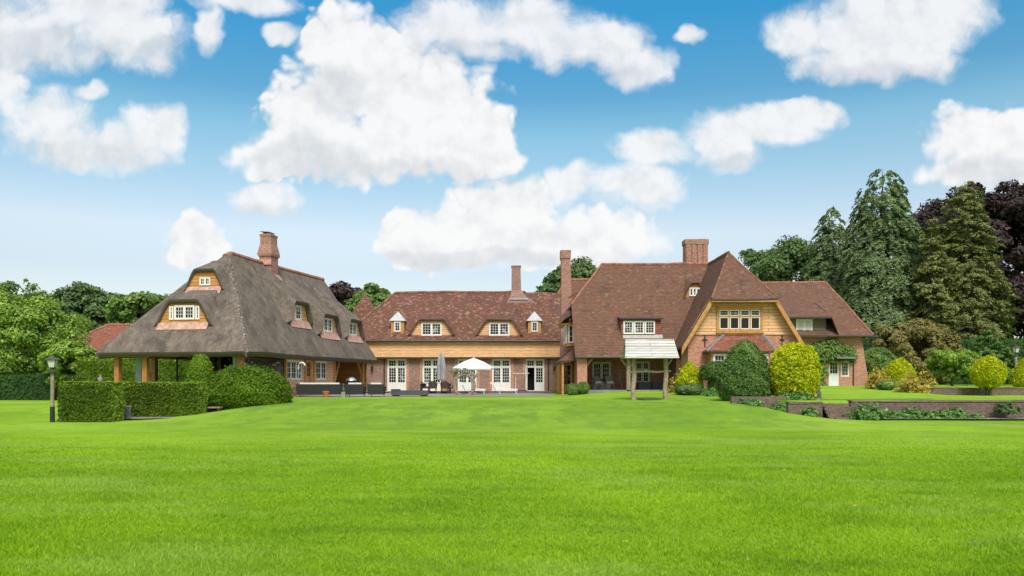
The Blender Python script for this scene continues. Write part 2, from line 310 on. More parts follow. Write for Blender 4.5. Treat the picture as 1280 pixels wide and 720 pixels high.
def auto_uv(me):
    n = len(me.polygons); N = np.empty(n * 3); me.polygons.foreach_get('normal', N); N = N.reshape(-1, 3)
    lt = np.empty(n, int); me.polygons.foreach_get('loop_total', lt)
    li = np.empty(len(me.loops), int); me.loops.foreach_get('vertex_index', li)
    V = np.empty(len(me.vertices) * 3); me.vertices.foreach_get('co', V); V = V.reshape(-1, 3)
    t = np.stack([-N[:, 1], N[:, 0], np.zeros(n)], 1); ln = np.linalg.norm(t, axis=1); flat = ln < .05
    t[flat] = (1, 0, 0); ln[flat] = 1; t /= ln[:, None]; b = np.cross(N, t); b[flat] = (0, 1, 0)
    T_ = np.repeat(t, lt, 0); B_ = np.repeat(b, lt, 0); P = V[li]
    uv = np.stack([(P * T_).sum(1), (P * B_).sum(1)], 1)
    me.uv_layers.new(name='UVMap').data.foreach_set('uv', uv.ravel())
def thing(name, label, cat, loc=(0, 0, 0), rz=0, group=None, world=False):
    """an Empty at the thing's base; world=True: its parts are given in world coordinates"""
    o = bpy.data.objects.new(name, None); C.objects.link(o); o.location = loc; o.rotation_euler = (0, 0, rz); o.empty_display_size = .3
    if world: ORG[o.name] = tuple(loc)
    return tag(o, label, cat, group)
def tag(o, label=None, cat=None, group=None, kind=None):
    for k, v in (('label', label), ('category', cat), ('group', group), ('kind', kind)):
        if v: o[k] = v
    return o
def dup(root, loc, rz=None, label=None, scale=None):
    r = root.copy(); C.objects.link(r); r.location = loc
    if rz is not None: r.rotation_euler = (0, 0, rz)
    if label: r['label'] = label
    if scale: r.scale = scale
    for ch in list(root.children):
        c = ch.copy(); C.objects.link(c); c.parent = r
        for g in list(ch.children):
            d = g.copy(); C.objects.link(d); d.parent = c
    return r
def frame(o, eu, en):
    """maps (along the wall, outwards, up) to space"""
    o, eu, en = Vector(o), Vector(eu).normalized(), Vector(en).normalized()
    return lambda a, c, b: o + eu * a + en * c + Vector((0, 0, b))
def W(px, py, Y): return Vector(((px - 640) * Y / F, Y, ZC + (HOR - py) * Y / F))
def wx(px, Y): return (px - 640) * Y / F
def wz(py, Y): return ZC + (HOR - py) * Y / F
def sst(x, a, b):
    t = np.clip((x - a) / (b - a), 0, 1); return t * t * (3 - 2 * t)

def wall(mb, fr, a0, a1, b0, b1, holes=(), rev=.14):
    """front sheet of a wall with real openings and their reveals; holes = (a0, a1, b0, b1)"""
    As = sorted({a0, a1, *[h[0] for h in holes], *[h[1] for h in holes]}); Bs = sorted({b0, b1, *[h[2] for h in holes], *[h[3] for h in holes]})
    for i in range(len(As) - 1):
        for j in range(len(Bs) - 1):
            ca, cb = (As[i] + As[i + 1]) / 2, (Bs[j] + Bs[j + 1]) / 2
            if any(h[0] < ca < h[1] and h[2] < cb < h[3] for h in holes): continue
            mb.face([fr(As[i], 0, Bs[j]), fr(As[i + 1], 0, Bs[j]), fr(As[i + 1], 0, Bs[j + 1]), fr(As[i], 0, Bs[j + 1])])
    for p, q, r_, s_ in holes:
        for x in ((p, r_, p, s_), (p, s_, q, s_), (q, s_, q, r_), (q, r_, p, r_)):
            mb.face([fr(x[0], 0, x[1]), fr(x[2], 0, x[3]), fr(x[2], -rev, x[3]), fr(x[0], -rev, x[1])])
def window(parent, fr, a, b, w, h, n=2, nx=2, ny=3, c=0.0, trans=0, tny=2, panel=0, fw=.07, mat='white_paint', casing=None, name='window', one=False, glass='glass', skip=(), label=None, sash=None):
    """frame with n casements, glazing bars, optional transom light and solid lower panel; the panes are a sub-part"""
    f = MB(); g = MB(); B = lambda a0, a1, b0, b1, c0, c1, m=f: m.box(a0, c0, b0, a1, c1, b1, fr)
    cf = fw * .75
    if casing:
        f.cur = 1; k = .09
        B(a - k, a, b - k, b + h + k, c - .02, c + .075); B(a + w, a + w + k, b - k, b + h + k, c - .02, c + .075)
        B(a, a + w, b + h, b + h + k, c - .02, c + .075); B(a, a + w, b - k, b, c - .02, c + .09); f.cur = 0
    B(a, a + fw, b, b + h, c, c + .06); B(a + w - fw, a + w, b, b + h, c, c + .06)
    B(a + fw, a + w - fw, b + h - fw, b + h, c, c + .06); B(a + fw, a + w - fw, b, b + fw, c, c + .06)
    cf = min(cf, .048); cw = (w - 2 * fw - (n - 1) * fw) / n; top = b + h - fw
    if trans: B(a + fw, a + w - fw, top - trans - fw, top - trans, c, c + .065)
    for i in range(n):
        x0 = a + fw + i * (cw + fw); x1 = x0 + cw; f.cur = 0
        if i < n - 1: B(x1, x1 + fw, b + fw, top - (trans + fw if trans else 0), c, c + .058)
        if i < n - 1 and trans: B(x1, x1 + fw, top - trans, top, c, c + .058)
        if sash: f.cur = 2
        zones = [(b + fw, top - (trans + fw if trans else 0), ny)] + ([(top - trans, top, tny)] if trans else [])
        for zi, (z0, z1, rows) in enumerate(zones):
            if (i, zi) in skip: continue
            if zi == 0 and panel: B(x0, x1, z0, z0 + panel, c + .004, c + .045); z0 += panel
            B(x0, x0 + cf, z0, z1, c + .004, c + .05); B(x1 - cf, x1, z0, z1, c + .004, c + .05)
            B(x0 + cf, x1 - cf, z0, z0 + cf, c + .004, c + .05); B(x0 + cf, x1 - cf, z1 - cf, z1, c + .004, c + .05)
            mw = .022
            for k in range(1, nx):
                xm = x0 + cf + (cw - 2 * cf) * k / nx; B(xm - mw / 2, xm + mw / 2, z0 + cf, z1 - cf, c + .006, c + .038)
            for k in range(1, rows):
                zm = z0 + cf + (z1 - z0 - 2 * cf) * k / rows; B(x0 + cf, x1 - cf, zm - mw / 2, zm + mw / 2, c + .006, c + .034)
            f.cur = f.cur
            g.box(x0 + cf * .5, c + .010, z0 + cf * .5, x1 - cf * .5, c + .018, z1 - cf * .5, fr)
    if one:
        k = 2 if casing else 1
        off = len(f.v); f.v += g.v; f.f += [[i + off for i in q] for q in g.f]; f.m += [k] * len(g.f)
        return f.build(name, [mat] + ([casing] if casing else []) + [glass], parent)
    o = f.build(name, [mat] + ([casing] if casing else []) + ([sash] if sash else []), parent); g.build('pane', glass, o)
    if label: o['label'] = label
    return o
def hood_profile(Wo, Wt, H, p=1.0):
    def h(u):
        t = (Wo - abs(u)) / (Wo - Wt)
        t = max(0.0, min(1.0, t)); e = t * t * (3 - 2 * t)
        return H * ((1 - p) * e + p * t)
    return h
def dormer(parent, O, eu, ein, z0, s, uc, qf, Wo, Wt, H, sh, th, lip, roofm, cladm, win=None, p=.5, name='dormer', sill='sill_pink', rise=0.0):
    """an eyebrow dormer growing out of a roof plane z = z0 + s*q; returns the hood (the part), cladding and window are sub-parts"""
    O, eu, ein = Vector(O), Vector(eu).normalized(), Vector(ein).normalized(); zb = z0 + s * qf; hp = hood_profile(Wo, Wt, H, p)
    P = lambda u, q, z: O + eu * (uc + u) + ein * q + Vector((0, 0, z))
    M = MB(); M.smooth = True; nu = 41; us = [-Wo + 2 * Wo * i / (nu - 1) for i in range(nu)]
    hh = lambda u: hp(u) + rise * max(0, 1 - (u / Wt) ** 2) * (hp(u) / H)
    lp = lambda u: lip * min(1, hh(u) / .35); tk = lambda u: min(th, hh(u) * .8)
    rows = []
    for u in us:
        h = hh(u); q0 = qf - lp(u); q1 = qf + h / (s - sh) + .10
        r = []
        for j in range(13):
            t = j / 12; q = q0 + (q1 - q0) * t; z = zb + h + sh * (q - qf)
            d = z - (z0 + s * q); z += .12 * math.exp(-(d / .12) ** 2) * (0 if t < .4 else .3)
            r.append(P(u, q, z))
        rows.append(r)
    M.grid(rows[::-1] if (eu.cross(ein)).z > 0 else rows)
    front = [[P(u, qf - lp(u), zb + hh(u) + sh * (-lp(u))), P(u, qf - lp(u) + .03, zb + hh(u) - tk(u) - .2 * lp(u)), P(u, qf + .22, zb + hh(u) - tk(u))] for u in us]
    M.cur = 1; M.grid(front)
    hood = M.build(name, [roofm, 'reed' if roofm == 'thatch' else 'ridge_dark'], parent)
    K = MB(); q = qf + .12
    for i in range(nu - 1):
        a, b2 = us[i], us[i + 1]; za, zb2 = zb + hh(a) - tk(a) + .02, zb + hh(b2) - tk(b2) + .02; lo = zb + s * .07 - .06
        if max(za, zb2) > lo: K.face([P(a, q, lo), P(b2, q, lo), P(b2, q, max(lo, zb2)), P(a, q, max(lo, za))])
    K.build('cladding', cladm, hood)
    fr = frame(P(0, qf + .12, zb), eu, -ein)
    if sill:
        S = MB(); wl = Wo * (.93 if Wo < 1.3 else .80)
        S.v = []; dz = .12 * s; x = [(-wl, -.04, .16 + dz), (wl, -.04, .16 + dz), (wl, .06, .13 + dz), (-wl, .06, .13 + dz), (-wl, .32, -.32 * s + .09 + dz), (wl, .32, -.32 * s + .09 + dz)]
        pts = [fr(a_, c_, b_) for a_, c_, b_ in x]; S.slab([pts[3], pts[2], pts[1], pts[0]][::-1], .03); S.slab([pts[4], pts[5], pts[2], pts[3]], .03)
        S.build('sill', sill, hood)
    if win:
        for w in win: window(hood, fr, **w, one=True)
    return hood, fr

# ------------------------------------------------------------------ ground
def noise2(x, y, seed=0):
    r = np.random.RandomState(seed); z = np.zeros_like(x)
    for k in range(6):
        a = r.rand() * 6.28; f = .12 * 1.55 ** k; z += np.sin((x * math.cos(a) + y * math.sin(a)) * f + r.rand() * 6.28) / 1.35 ** k
    return z / 3
def ground_z(x, y):
    x = np.asarray(x, float); y = np.asarray(y, float)
    low = -.65 - .06 * np.exp(-((y - 27.5) / 3.0) ** 2) + .03 * noise2(x, y, 3) * sst(y, 10, 20)
    y1 = 41.5 - 2.5 * sst(x, 0, 8); m = sst(y, 27.5, y1)
    left = sst(x, -16.2, -11.0) + (1 - sst(x, -16.2, -11.0)) * sst(y, 40.5, 42.5)
    left = left * sst(x, -25.5, -23.5)
    plat = .30 * sst(x, 2, 8) * sst(y, 38, 50)
    right = 1 - sst(x, 10.0, 14.2)
    z = low + (plat - low) * m * left * right
    z += .05 * noise2(x * 3, y * 3, 9) * m * right * left * (1 - sst(y, 40, 46))
    up = np.where(x < 23.5, .10 + .44 * sst(y, 36, 60), np.where(y < 46, .13, .54))
    k = sst(x, 9.5, 12.5)
    hi = plat * (1 - k) + up * k
    return np.where((y > 34.05) & (x > 12.2), up * k + z * (1 - k), np.where((y > 37), np.where(x > 9.5, hi, z), z))
def make_ground():
    xs = np.concatenate([np.linspace(-400, -60, 18)[:-1], np.linspace(-60, -28, 33)[:-1], np.linspace(-28, 12, 121)[:-1], [12.0, 12.19, 12.21], np.linspace(12.5, 23, 36), [23.45, 23.55], np.linspace(24, 45, 43)[1:], np.linspace(46, 70, 13), np.linspace(80, 400, 17)])
    ys = np.concatenate([np.linspace(-60, 4, 17)[:-1], np.linspace(4, 33.8, 90), [34.0, 34.09], np.linspace(34.4, 45.8, 36), [45.97, 46.03], np.linspace(46.4, 70, 60), np.linspace(74, 110, 10), np.linspace(140, 700, 12)])
    X, Y = np.meshgrid(xs, ys); Z = ground_z(X, Y); nx, ny = len(xs), len(ys)
    V = np.stack([X, Y, Z], 2).reshape(-1, 3); i = np.arange(nx * ny).reshape(ny, nx)
    Fq = np.stack([i[:-1, :-1], i[:-1, 1:], i[1:, 1:], i[1:, :-1]], 2).reshape(-1, 4)
    o = mesh_np('lawn', V, Fq, ['lawn'], smooth=True); tag(o, kind='structure')
def mesh_np(name, V, Fq, mats, idx=None, parent=None, loc=None, smooth=False):
    me = bpy.data.meshes.new(name); n, k = len(Fq), Fq.shape[1]
    me.vertices.add(len(V)); me.vertices.foreach_set('co', np.ascontiguousarray(V, dtype=np.float32).ravel())
    me.loops.add(n * k); me.loops.foreach_set('vertex_index', np.ascontiguousarray(Fq, dtype=np.int32).ravel())
    me.polygons.add(n); me.polygons.foreach_set('loop_start', np.arange(n, dtype=np.int32) * k)
    for q in mats: me.materials.append(MAT[q])
    if idx is not None: me.polygons.foreach_set('material_index', np.asarray(idx, dtype=np.int32))
    me.polygons.foreach_set('use_smooth', np.full(n, smooth))
    me.update(calc_edges=True); me.validate()
    o = bpy.data.objects.new(name, me); C.objects.link(o)
    if parent: o.parent = parent
    if loc is not None: o.location = loc
    return o
make_ground()
def gz(x, y): return float(ground_z(np.array([x]), np.array([y]))[0])

def blade_tint():
    m = MAT['grass_blade']; T = NT(m.node_tree); b = T.n['Principled BSDF']; o = obc(T); c = b.inputs['Base Color'].links[0].from_socket
    n1 = T.noise(o, .11, 5, .6); n2 = T.noise(T.vec('MULTIPLY', o, (.55, 1.5, 1)), 1.0, 6, .68)
    c = T.mix(T.sstep(n1, .35, .66), T.mix(1.0, c, (.72, .78, 1.0), 'MULTIPLY'), c); c = T.mix(T.math('MULTIPLY', T.sstep(n2, .45, .72), .6), c, T.mix(1.0, c, (.46, .56, .95), 'MULTIPLY'))
    c = T.mix(T.math('MULTIPLY', T.sstep(T.noise(T.vec('MULTIPLY', o, (.22, .5, 1)), 1.0, 5, .6), .50, .66), .55), c, (.36, .50, .10))
    T.l.new(c, b.inputs['Base Color'])
blade_tint()
def sheet(name, pts, z, m, kind='structure'):
    M = MB(); M.face([(p[0], p[1], z) for p in pts]); return tag(M.build(name, m), kind=kind)
sheet('terrace', [(-13.6, 46.9), (-7.5, 46.9), (-6.0, 48.3), (-2, 49.0), (4.0, 49.2), (5.2, 51.4), (5.2, 66.2), (-14, 66.2)], .335 if False else .012, 'paving')
sheet('path', [(-17.6, 32.9), (-12.6, 33.6), (-12.4, 34.8), (-17.6, 34.4)], -.575, 'gravel')
M = MB(); M.box(4.2, 50.4, .0, 11.5, 54.2, .37); tag(M.build('loggia_floor', 'paving'), kind='structure')
sheet('gravel_bed', [(15, 32.7), (45, 32.7), (45, 33.8), (15, 33.8)], -.575, 'gravel')
sheet('garden_path', [(13.2, 36.4), (20, 37.6), (20, 38.2), (13.2, 37.0)], .155, 'gravel')

# ------------------------------------------------------------------ the thatched house (local: x along the front, y to the back)
TH = thing('thatched_house', 'long house under a steep grey thatched roof with honey timber walls', 'house', (-22.69, 43.55, 0), R(-10))
TW, TL, TE, TS, TF = 8.92, 20.1, 2.62, 1.41, 1.06
def th_z(u, v):
    a = TE + TS * u; b = TE + TS * (TW - u); c = TE + TF * v; k = .35
    def smin(p, q):
        h = np.clip(.5 + .5 * (q - p) / k, 0, 1); return q * (1 - h) + p * h - k * h * (1 - h)
    return smin(smin(a, b), c)
def thatch_roof():
    us = np.linspace(0, TW, 73); vs = np.linspace(0, TL, 151); U, V = np.meshgrid(us, vs)
    Z = th_z(U, V); e = np.minimum(np.minimum(U, TW - U), V)
    Z -= .10 * np.exp(-e / .14)                                                     # rounded lower edge
    Z += .030 * noise2(U * 9, V * 9, 4) + .05 * noise2(U * 3, V * 3, 5) - .12 * np.sin(np.pi * V / TL) * sst(Z, 6, 9)
    rows = [[(U[j, i], V[j, i], Z[j, i]) for i in range(73)] for j in range(151)]
    M = MB(); M.grid(rows)
    ring = rows[0] + [r[-1] for r in rows[1:]] + rows[-1][::-1][1:] + [r[0] for r in rows[::-1]][1:]
    cx, cy = TW / 2, TL / 2
    M.cur = 1; n = len(ring)
    def inn(p, d): return (p[0] + (d if p[0] < .01 else -d if p[0] > TW - .01 else 0), p[1] + (d if p[1] < .01 else -d if p[1] > TL - .01 else 0))
    r2 = [(*inn(p, .10), p[2] - .27) for p in ring]; r3 = [(*inn(p, .75), p[2] - .15 if .02 < p[1] < TL - .02 or True else 0) for p in ring]
    M.grid([ring, r2, r3])
    M.cur = 2                                                                        # the worn line of stitching down the right hand hip
    for q in np.linspace(.3, 4.2, 46):
        v = q * TS / TF; z = TE + TS * q - .08; x = TW - q + random.uniform(-.09, .09); r_ = random.uniform(.025, .06)
        if random.random() < .72: M.box(x - r_, v - r_, z - .08, x + r_, v + r_, z + random.uniform(.02, .045))
    return M.build('thatched_roof', ['thatch', 'reed', 'stone'], TH, smooth=True)
thatch_roof()
rt = MB(); rt.tube([(TW / 2, v, float(th_z(np.array(TW / 2), np.array(v))) - .12 * math.sin(math.pi * v / TL) + .0) for v in np.linspace(5.6, TL, 24)], .17, 8); rt.build('ridge', 'ridge_tile', TH)
# dormers of the front slope
WH = 'white_paint'
dormer(TH, (TW / 2, 0, 0), (1, 0, 0), (0, 1, 0), TE, TF, 0, 1.22, 1.90, .80, 1.56, .34, .24, .04, 'thatch', 'cladding_warm',
       [dict(a=-.88, b=.42, w=.24, h=.74, n=1, nx=1, ny=3, fw=.05), dict(a=-.58, b=.42, w=1.22, h=.78, n=2, nx=3, ny=3, fw=.06), dict(a=.70, b=.42, w=.24, h=.74, n=1, nx=1, ny=3, fw=.05)], p=.12)
dormer(TH, (TW / 2, 0, 0), (1, 0, 0), (0, 1, 0), TE, TF, 0, 3.30, 1.36, .56, 1.32, .36, .22, .04, 'thatch', 'cladding_warm',
       [dict(a=-.32, b=.34, w=.66, h=.46, n=2, nx=2, ny=2, fw=.05)], p=.12)
# dormers of the slope towards the garden
for sv, q, ww, wn in ((9.25, 1.36, 1.35, 1), (13.1, .98, 1.55, 2), (17.75, .98, 1.45, 2)):
    dormer(TH, (TW, 0, 0), (0, 1, 0), (-1, 0, 0), TE, TS, sv, q, ww + .55, ww - .45, 1.66, .80, .34, .22, 'thatch', 'cladding',
           [dict(a=-.42 if wn == 1 else -.72, b=.30, w=.84 if wn == 1 else 1.44, h=.95, n=wn, nx=2, ny=3, fw=.07)], p=.15)
# walls
fw_ = frame((TW - .78, 0, 0), (0, 1, 0), (1, 0, 0))
M = MB(); wall(M, fw_, 6.0, 13.6, .50, 2.62, [(6.15, 8.45, 1.0, 2.22), (9.1, 9.8, .52, 2.2), (10.5, 12.3, 1.0, 2.25)]); M.build('timber_wall', 'cladding', TH)
M = MB(); wall(M, frame((TW - .72, 0, 0), (0, 1, 0), (1, 0, 0)), .8, 13.6, -.5, .52); M.box(TW - .86, 6.0, .50, TW - .70, 13.6, .55); M.build('plinth', 'brick_pink', TH)
window(TH, fw_, 6.15, 1.0, 2.3, 1.22, n=3, nx=2, ny=3, c=-.10, fw=.08); window(TH, fw_, 10.5, 1.0, 1.8, 1.25, n=2, nx=2, ny=3, c=-.10, fw=.08)
window(TH, fw_, 9.1, .52, .7, 1.68, n=1, nx=2, ny=3, c=-.10, fw=.07, panel=.6, name='door', mat='wood_honey')
for v in (6.06, 8.8, 10.1, 13.5): M = MB(); M.box(TW - .79, v - .09, .55, TW - .70, v + .09, 2.5); M.build('wall_post', 'wood_honey', TH)
M = MB(); M.box(TW - .85, 1.0, .55, TW - .80, 5.9, 2.4); M.build('garden_glazing', 'glass_plain', TH)
M = MB(); M.box(TW - .80, .75, 2.32, TW - .62, TL - .5, 2.56); M.box(.62, .60, 2.32, TW - .84, .78, 2.56); M.box(.62, .80, 2.30, .80, TL - .5, 2.56); M.build('wall_plate', 'wood_honey', TH)
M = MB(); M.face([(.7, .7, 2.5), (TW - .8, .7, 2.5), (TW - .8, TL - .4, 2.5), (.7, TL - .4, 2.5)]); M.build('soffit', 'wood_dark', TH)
M = MB(); M.box(.3, .5, -.5, TW - .75, TL - .3, .02); M.build('floor_slab', 'paving', TH)
for (u, v) in ((.85, .72), (2.55, .72), (TW - .82, .85)):
    M = MB(); M.box(u - .14, v - .14, 0, u + .14, v + .14, 2.34); M.build('post', 'wood_orange', TH)
for (u, v) in ((.85, 4.0), (.85, 8.0)):
    M = MB(); M.box(u - .14, v - .14, 0, u + .14, v + .14, 2.34); M.build('post', 'wood_orange', TH)
# glazed garden room behind the posts
M = MB(); M.box(3.5, 9.5, 0, TW - .9, 9.6, 2.45); M.box(3.45, 6.5, 0, 3.55, 9.5, 2.45); M.build('room_wall', 'plaster_dim', TH)
for a, b in ((3.5, 4.75), (4.8, 6.1), (6.15, 7.6)): M = MB(); M.box(a, 2.2, .05, b, 2.22, 2.4); M.build('glazing', 'glass_clear', TH)
for a in (3.47, 4.775, 6.125, 7.63): M = MB(); M.box(a - .03, 2.16, 0, a + .03, 2.26, 2.42); M.build('glazing_bar', 'iron', TH)
for (u, v, w) in ((1.55, 1.6, .22), (4.7, 2.5, .16), (7.75, 1.1, .22)):
    M = MB(); M.smooth = True
    rows = [[(u + w * (1 + .12 * math.sin(z * 3)) * math.cos(t) * (1 + .15 * math.sin(7 * t)), v + w * .7 * math.sin(t) * (1 + .15 * math.sin(7 * t)), z) for t in np.linspace(0, 2 * math.pi, 28, endpoint=False)] for z in (.05, .8, 1.6, 2.42)]
    M.grid(rows, True); M.build('curtain', 'curtain_teal', TH)
# the open corner at the far end: dark loggia with an angled post
lg = frame((5.6, 13.6, 0), (0, 1, 0), (1, 0, 0)); M = MB(); wall(M, lg, 0, TL - 14.0, 0, 2.6, [(.8, 2.0, .4, 2.1), (3.4, 4.6, .9, 2.1)]); M.face([(5.6, 13.6, 0), (TW - .78, 13.6, 0), (TW - .78, 13.6, 2.6), (5.6, 13.6, 2.6)]); M.build('loggia_wall', 'brick_purple', TH)
window(TH, lg, .8, .4, 1.2, 1.7, n=2, nx=2, ny=3, c=-.1, mat='wood_dark'); window(TH, lg, 3.4, .9, 1.2, 1.2, n=2, nx=2, ny=3, c=-.1)
M = MB(); M.box(TW - .98, 18.9, .3, TW - .70, 19.18, 2.34); M.tube([(TW - .85, 18.95, 1.3), (TW - .85, 18.1, 2.4)], .09, 6); M.build('post', 'wood_orange', TH)
M = MB(); M.box(TW - 1.05, 18.82, 0, TW - .63, 19.26, .32); M.build('post_base', 'stone', TH)
M = MB(); M.tube([(TW - .85, 13.75, .9), (TW - .85, 14.6, 2.4)], .09, 6); M.build('brace', 'wood_honey', TH)
M = MB(); g = [(.8, 0), (TW - .8, 0), (TW - .8, 2.6), (TW / 2, 8.5), (.8, 2.6)]; M.face([(a, TL - .15, b) for a, b in g]); M.build('gable_wall', 'cladding_warm', TH)
M = MB(); M.box(.72, 9.6, 0, .80, TL - .2, 2.5); M.build('side_wall', 'cladding', TH)
# chimney
M = MB(); c0 = (TW / 2 + .22, 10.75, 0)
M.lathe([(.42, 7.4), (.42, 9.15), (.49, 9.2), (.51, 9.35), (.45, 9.7), (.385, 10.0), (.375, 10.5), (.41, 10.53), (.41, 10.65)], c0, 4, R(45), True, 1.0, 1.2)
ch = M.build('chimney', 'brick_pink', TH)
for sx in (-.18, .18): M = MB(); M.box(c0[0] + sx - .05, c0[1] - .49, 10.02, c0[0] + sx + .05, c0[1] - .44, 10.5); M.build('fluting', 'brick_pink', ch)
M = MB(); M.box(c0[0] - .3, c0[1] - .35, 10.65, c0[0] + .3, c0[1] + .35, 10.70); M.slab([(c0[0] - .42, c0[1] - .4, 10.87), (c0[0] + .25, c0[1] - .4, 10.81), (c0[0] + .25, c0[1] + .4, 10.81), (c0[0] - .42, c0[1] + .4, 10.87)], .04)
for a in (-.25, .15): M.box(c0[0] + a, c0[1] - .3, 10.70, c0[0] + a + .04, c0[1] + .3, 10.79)
M.build('chimney_cap', 'lead', ch)
M = MB(); M.slab([(c0[0] + .45, c0[1] - .62, 8.02), (c0[0] + .68, c0[1] - .62, 7.72), (c0[0] + .68, c0[1] + .62, 7.72), (c0[0] + .45, c0[1] + .62, 8.02)], .08); M.box(c0[0] - .47, c0[1] - .60, 8.6, c0[0] + .47, c0[1] - .555, 8.95); M.build('flashing', 'sill_pink', ch)

# ------------------------------------------------------------------ middle wing (world coordinates)
MH = thing('long_house', 'long brick wing with tiled roof, timber band and row of white french doors', 'house', (-4, 66, 0), world=True)
MY = 66.0; EZ, ES, EY = 4.22, .95, 65.35
ry = 70.0; rz = EZ + ES * (ry - EY)
M = MB()
M.slab([(-14.2, EY, EZ), (4.35, EY, EZ), (4.35, ry, rz), (-10.2, ry, rz)], .12, 1)
M.slab([(-14.2, EY, EZ), (-10.2, ry, rz), (-14.2, 2 * ry - EY, EZ)], .12, 1)
M.slab([(4.35, 2 * ry - EY, EZ), (-14.2, 2 * ry - EY, EZ), (-10.2, ry, rz), (4.35, ry, rz)], .12, 1)
M.build('roof', ['tile_mixed', 'gutter'], MH)
M = MB(); M.tube([(-10.2, ry, rz), (1.2, ry, rz)], .13, 8); M.tube([(-10.2, ry, rz), (-14.2, EY, EZ)], .12, 8); M.build('ridge', 'ridge_dark', MH)
M = MB(); M.tube([(-12.2, EY - .06, EZ - .06), (4.0, EY - .06, EZ - .06)], .075, 8); M.build('gutter', 'gutter', MH)
fm = frame((0, MY, 0), (1, 0, 0), (0, -1, 0))
doors = [(wx(484, MY), wx(508, MY)), (wx(528, MY), wx(552, MY)), (wx(572, MY), wx(596, MY)), (wx(615, MY), wx(638.5, MY)), (wx(657, MY), wx(680.5, MY))]
dz0, dz1 = .03, wz(448.6, MY)
M = MB(); wall(M, fm, -14.0, 4.1, -.3, 2.9, [(a, b, dz0, dz1) for a, b in doors], .2)
M.face([fm(-14, -.2, -.3), fm(-14, 0, -.3), fm(-14, 0, 4.2), fm(-14, -8, 4.2), fm(-14, -8, -.3)]); M.build('wall', 'brick_purple', MH)
for i in range(len(doors) - 1):
    for x in (doors[i][1] + .01, doors[i + 1][0] - .22):
        M = MB(); M.box(x, MY - .035, .0, x + .21, MY + .0, 2.78); M.build('quoin', 'brick_red', MH)
for i, (a, b) in enumerate(doors):
    if i < 4: window(MH, fm, a, dz0, b - a, dz1 - dz0, n=2, nx=3, ny=5, c=-.12, trans=.52, tny=2, panel=.62, fw=.10, name='french_door')
    else:
        window(MH, fm, a, dz0, b - a, dz1 - dz0, n=2, nx=3, ny=5, c=-.12, trans=.52, tny=2, panel=.62, fw=.10, name='french_door', skip=((0, 0),), label='french door with its left leaf open on a dark room')
M = MB(); a = doors[4][0] + .12; hf = frame((a, MY - .08, 0), (math.cos(R(-97)), math.sin(R(-97)), 0), (-1, .1, 0))
window(MH, frame((a - .02, MY - .06, 0), (math.cos(R(-100)), math.sin(R(-100)), 0), (math.cos(R(-10)), math.sin(R(-10)), 0)), 0, .12, .66, 1.95, n=1, nx=3, ny=5, panel=.55, fw=.06, name='open_leaf')
M = MB(); M.face([(doors[4][0] - 1, MY + .9, 0), (doors[4][1] + .6, MY + .9, 0), (doors[4][1] + .6, MY + .9, 2.8), (doors[4][0] - 1, MY + .9, 2.8)]); M.build('room', 'inside_shade', MH)  # near-black sheet: the shade inside the open door is put into its colour
M = MB(); bz0, bz1 = wz(446.5, 65.6), EZ - .05; M.box(-13.0, MY - .42, bz0, 4.05, MY - .02, bz1); M.build('timber_band', 'fascia', MH)
M = MB(); M.box(-13.0, MY - .47, bz0 - .10, 4.06, MY - .02, bz0 - .003); M.build('band_ledge', 'wood_dark', MH)
for px in (480.5, 685.5):
    M = MB(); x = wx(px, MY); M.tube([(x, MY - .07, .05), (x, MY - .07, 2.75)], .05, 8); M.build('drainpipe', 'gutter', MH)
for px in (465.5, 693):                                                             # small wall lanterns
    M = MB(); x = wx(px, MY); M.box(x - .05, MY - .06, 2.0, x + .05, MY, 2.25); M.tube([(x, MY - .03, 2.2), (x, MY - .22, 2.25), (x, MY - .22, 2.1)], .02, 6); M.lathe([(.04, 0), (.09, .02), (.12, .24), (.03, .34)], (x, MY - .22, 1.8), 6); M.build('wall_lantern', 'iron', MH)
O = (0, EY, 0)
def dpos(px, py): # q on the front slope for a picture row
    t = (HOR - py) / F; return (t * EY - (EZ - ZC)) / (ES - t)
for px in (539.3, 624):
    q = dpos(px, 420.5); uc = wx(px, EY + q)
    dormer(MH, O, (1, 0, 0), (0, 1, 0), EZ, ES, uc, q, 2.02, 1.02, 1.46, .22, .16, .16, 'tile_brown', 'cladding', [dict(a=-.84, b=.06, w=1.68, h=1.08, n=2, nx=3, ny=4, fw=.08)], p=.85, sill=None)
for px in (496.8, 668.3):
    q = dpos(px, 416.5); uc = wx(px, EY + q); zb = EZ + ES * q; y0 = EY + q
    M = MB(); hw, hh = .54, 1.02; L = 1.5
    for sx in (-1, 1):
        M.cur = 0; M.face([(uc + sx * hw, y0, zb - .1), (uc + sx * hw, y0 + L, zb - .1), (uc + sx * hw, y0 + L, zb + hh), (uc + sx * hw, y0, zb + hh)][::sx])
    M.face([(uc - hw, y0, zb - .1), (uc + hw, y0, zb - .1), (uc + hw, y0, zb + hh), (uc - hw, y0, zb + hh)]); d = M.build('dormer', 'wood_honey', MH)
    M = MB(); e = .68; yc = y0 + .42; zt = zb + hh + .82
    base = [(uc - e, y0 - .14), (uc + e, y0 - .14), (uc + e, y0 + 1.2), (uc - e, y0 + 1.2)]
    for k in range(4):
        p1, p2 = base[k], base[(k + 1) % 4]; M.face([(*p1, zb + hh), (*p2, zb + hh), (uc, yc, zt)])
    M.face([(*p, zb + hh) for p in base[::-1]]); M.build('dormer_roof', 'lead_light', d)
    window(d, frame((uc, y0, zb), (1, 0, 0), (0, -1, 0)), -.27, .12, .54, .84, n=1, nx=2, ny=3, c=.005, fw=.06, one=True)
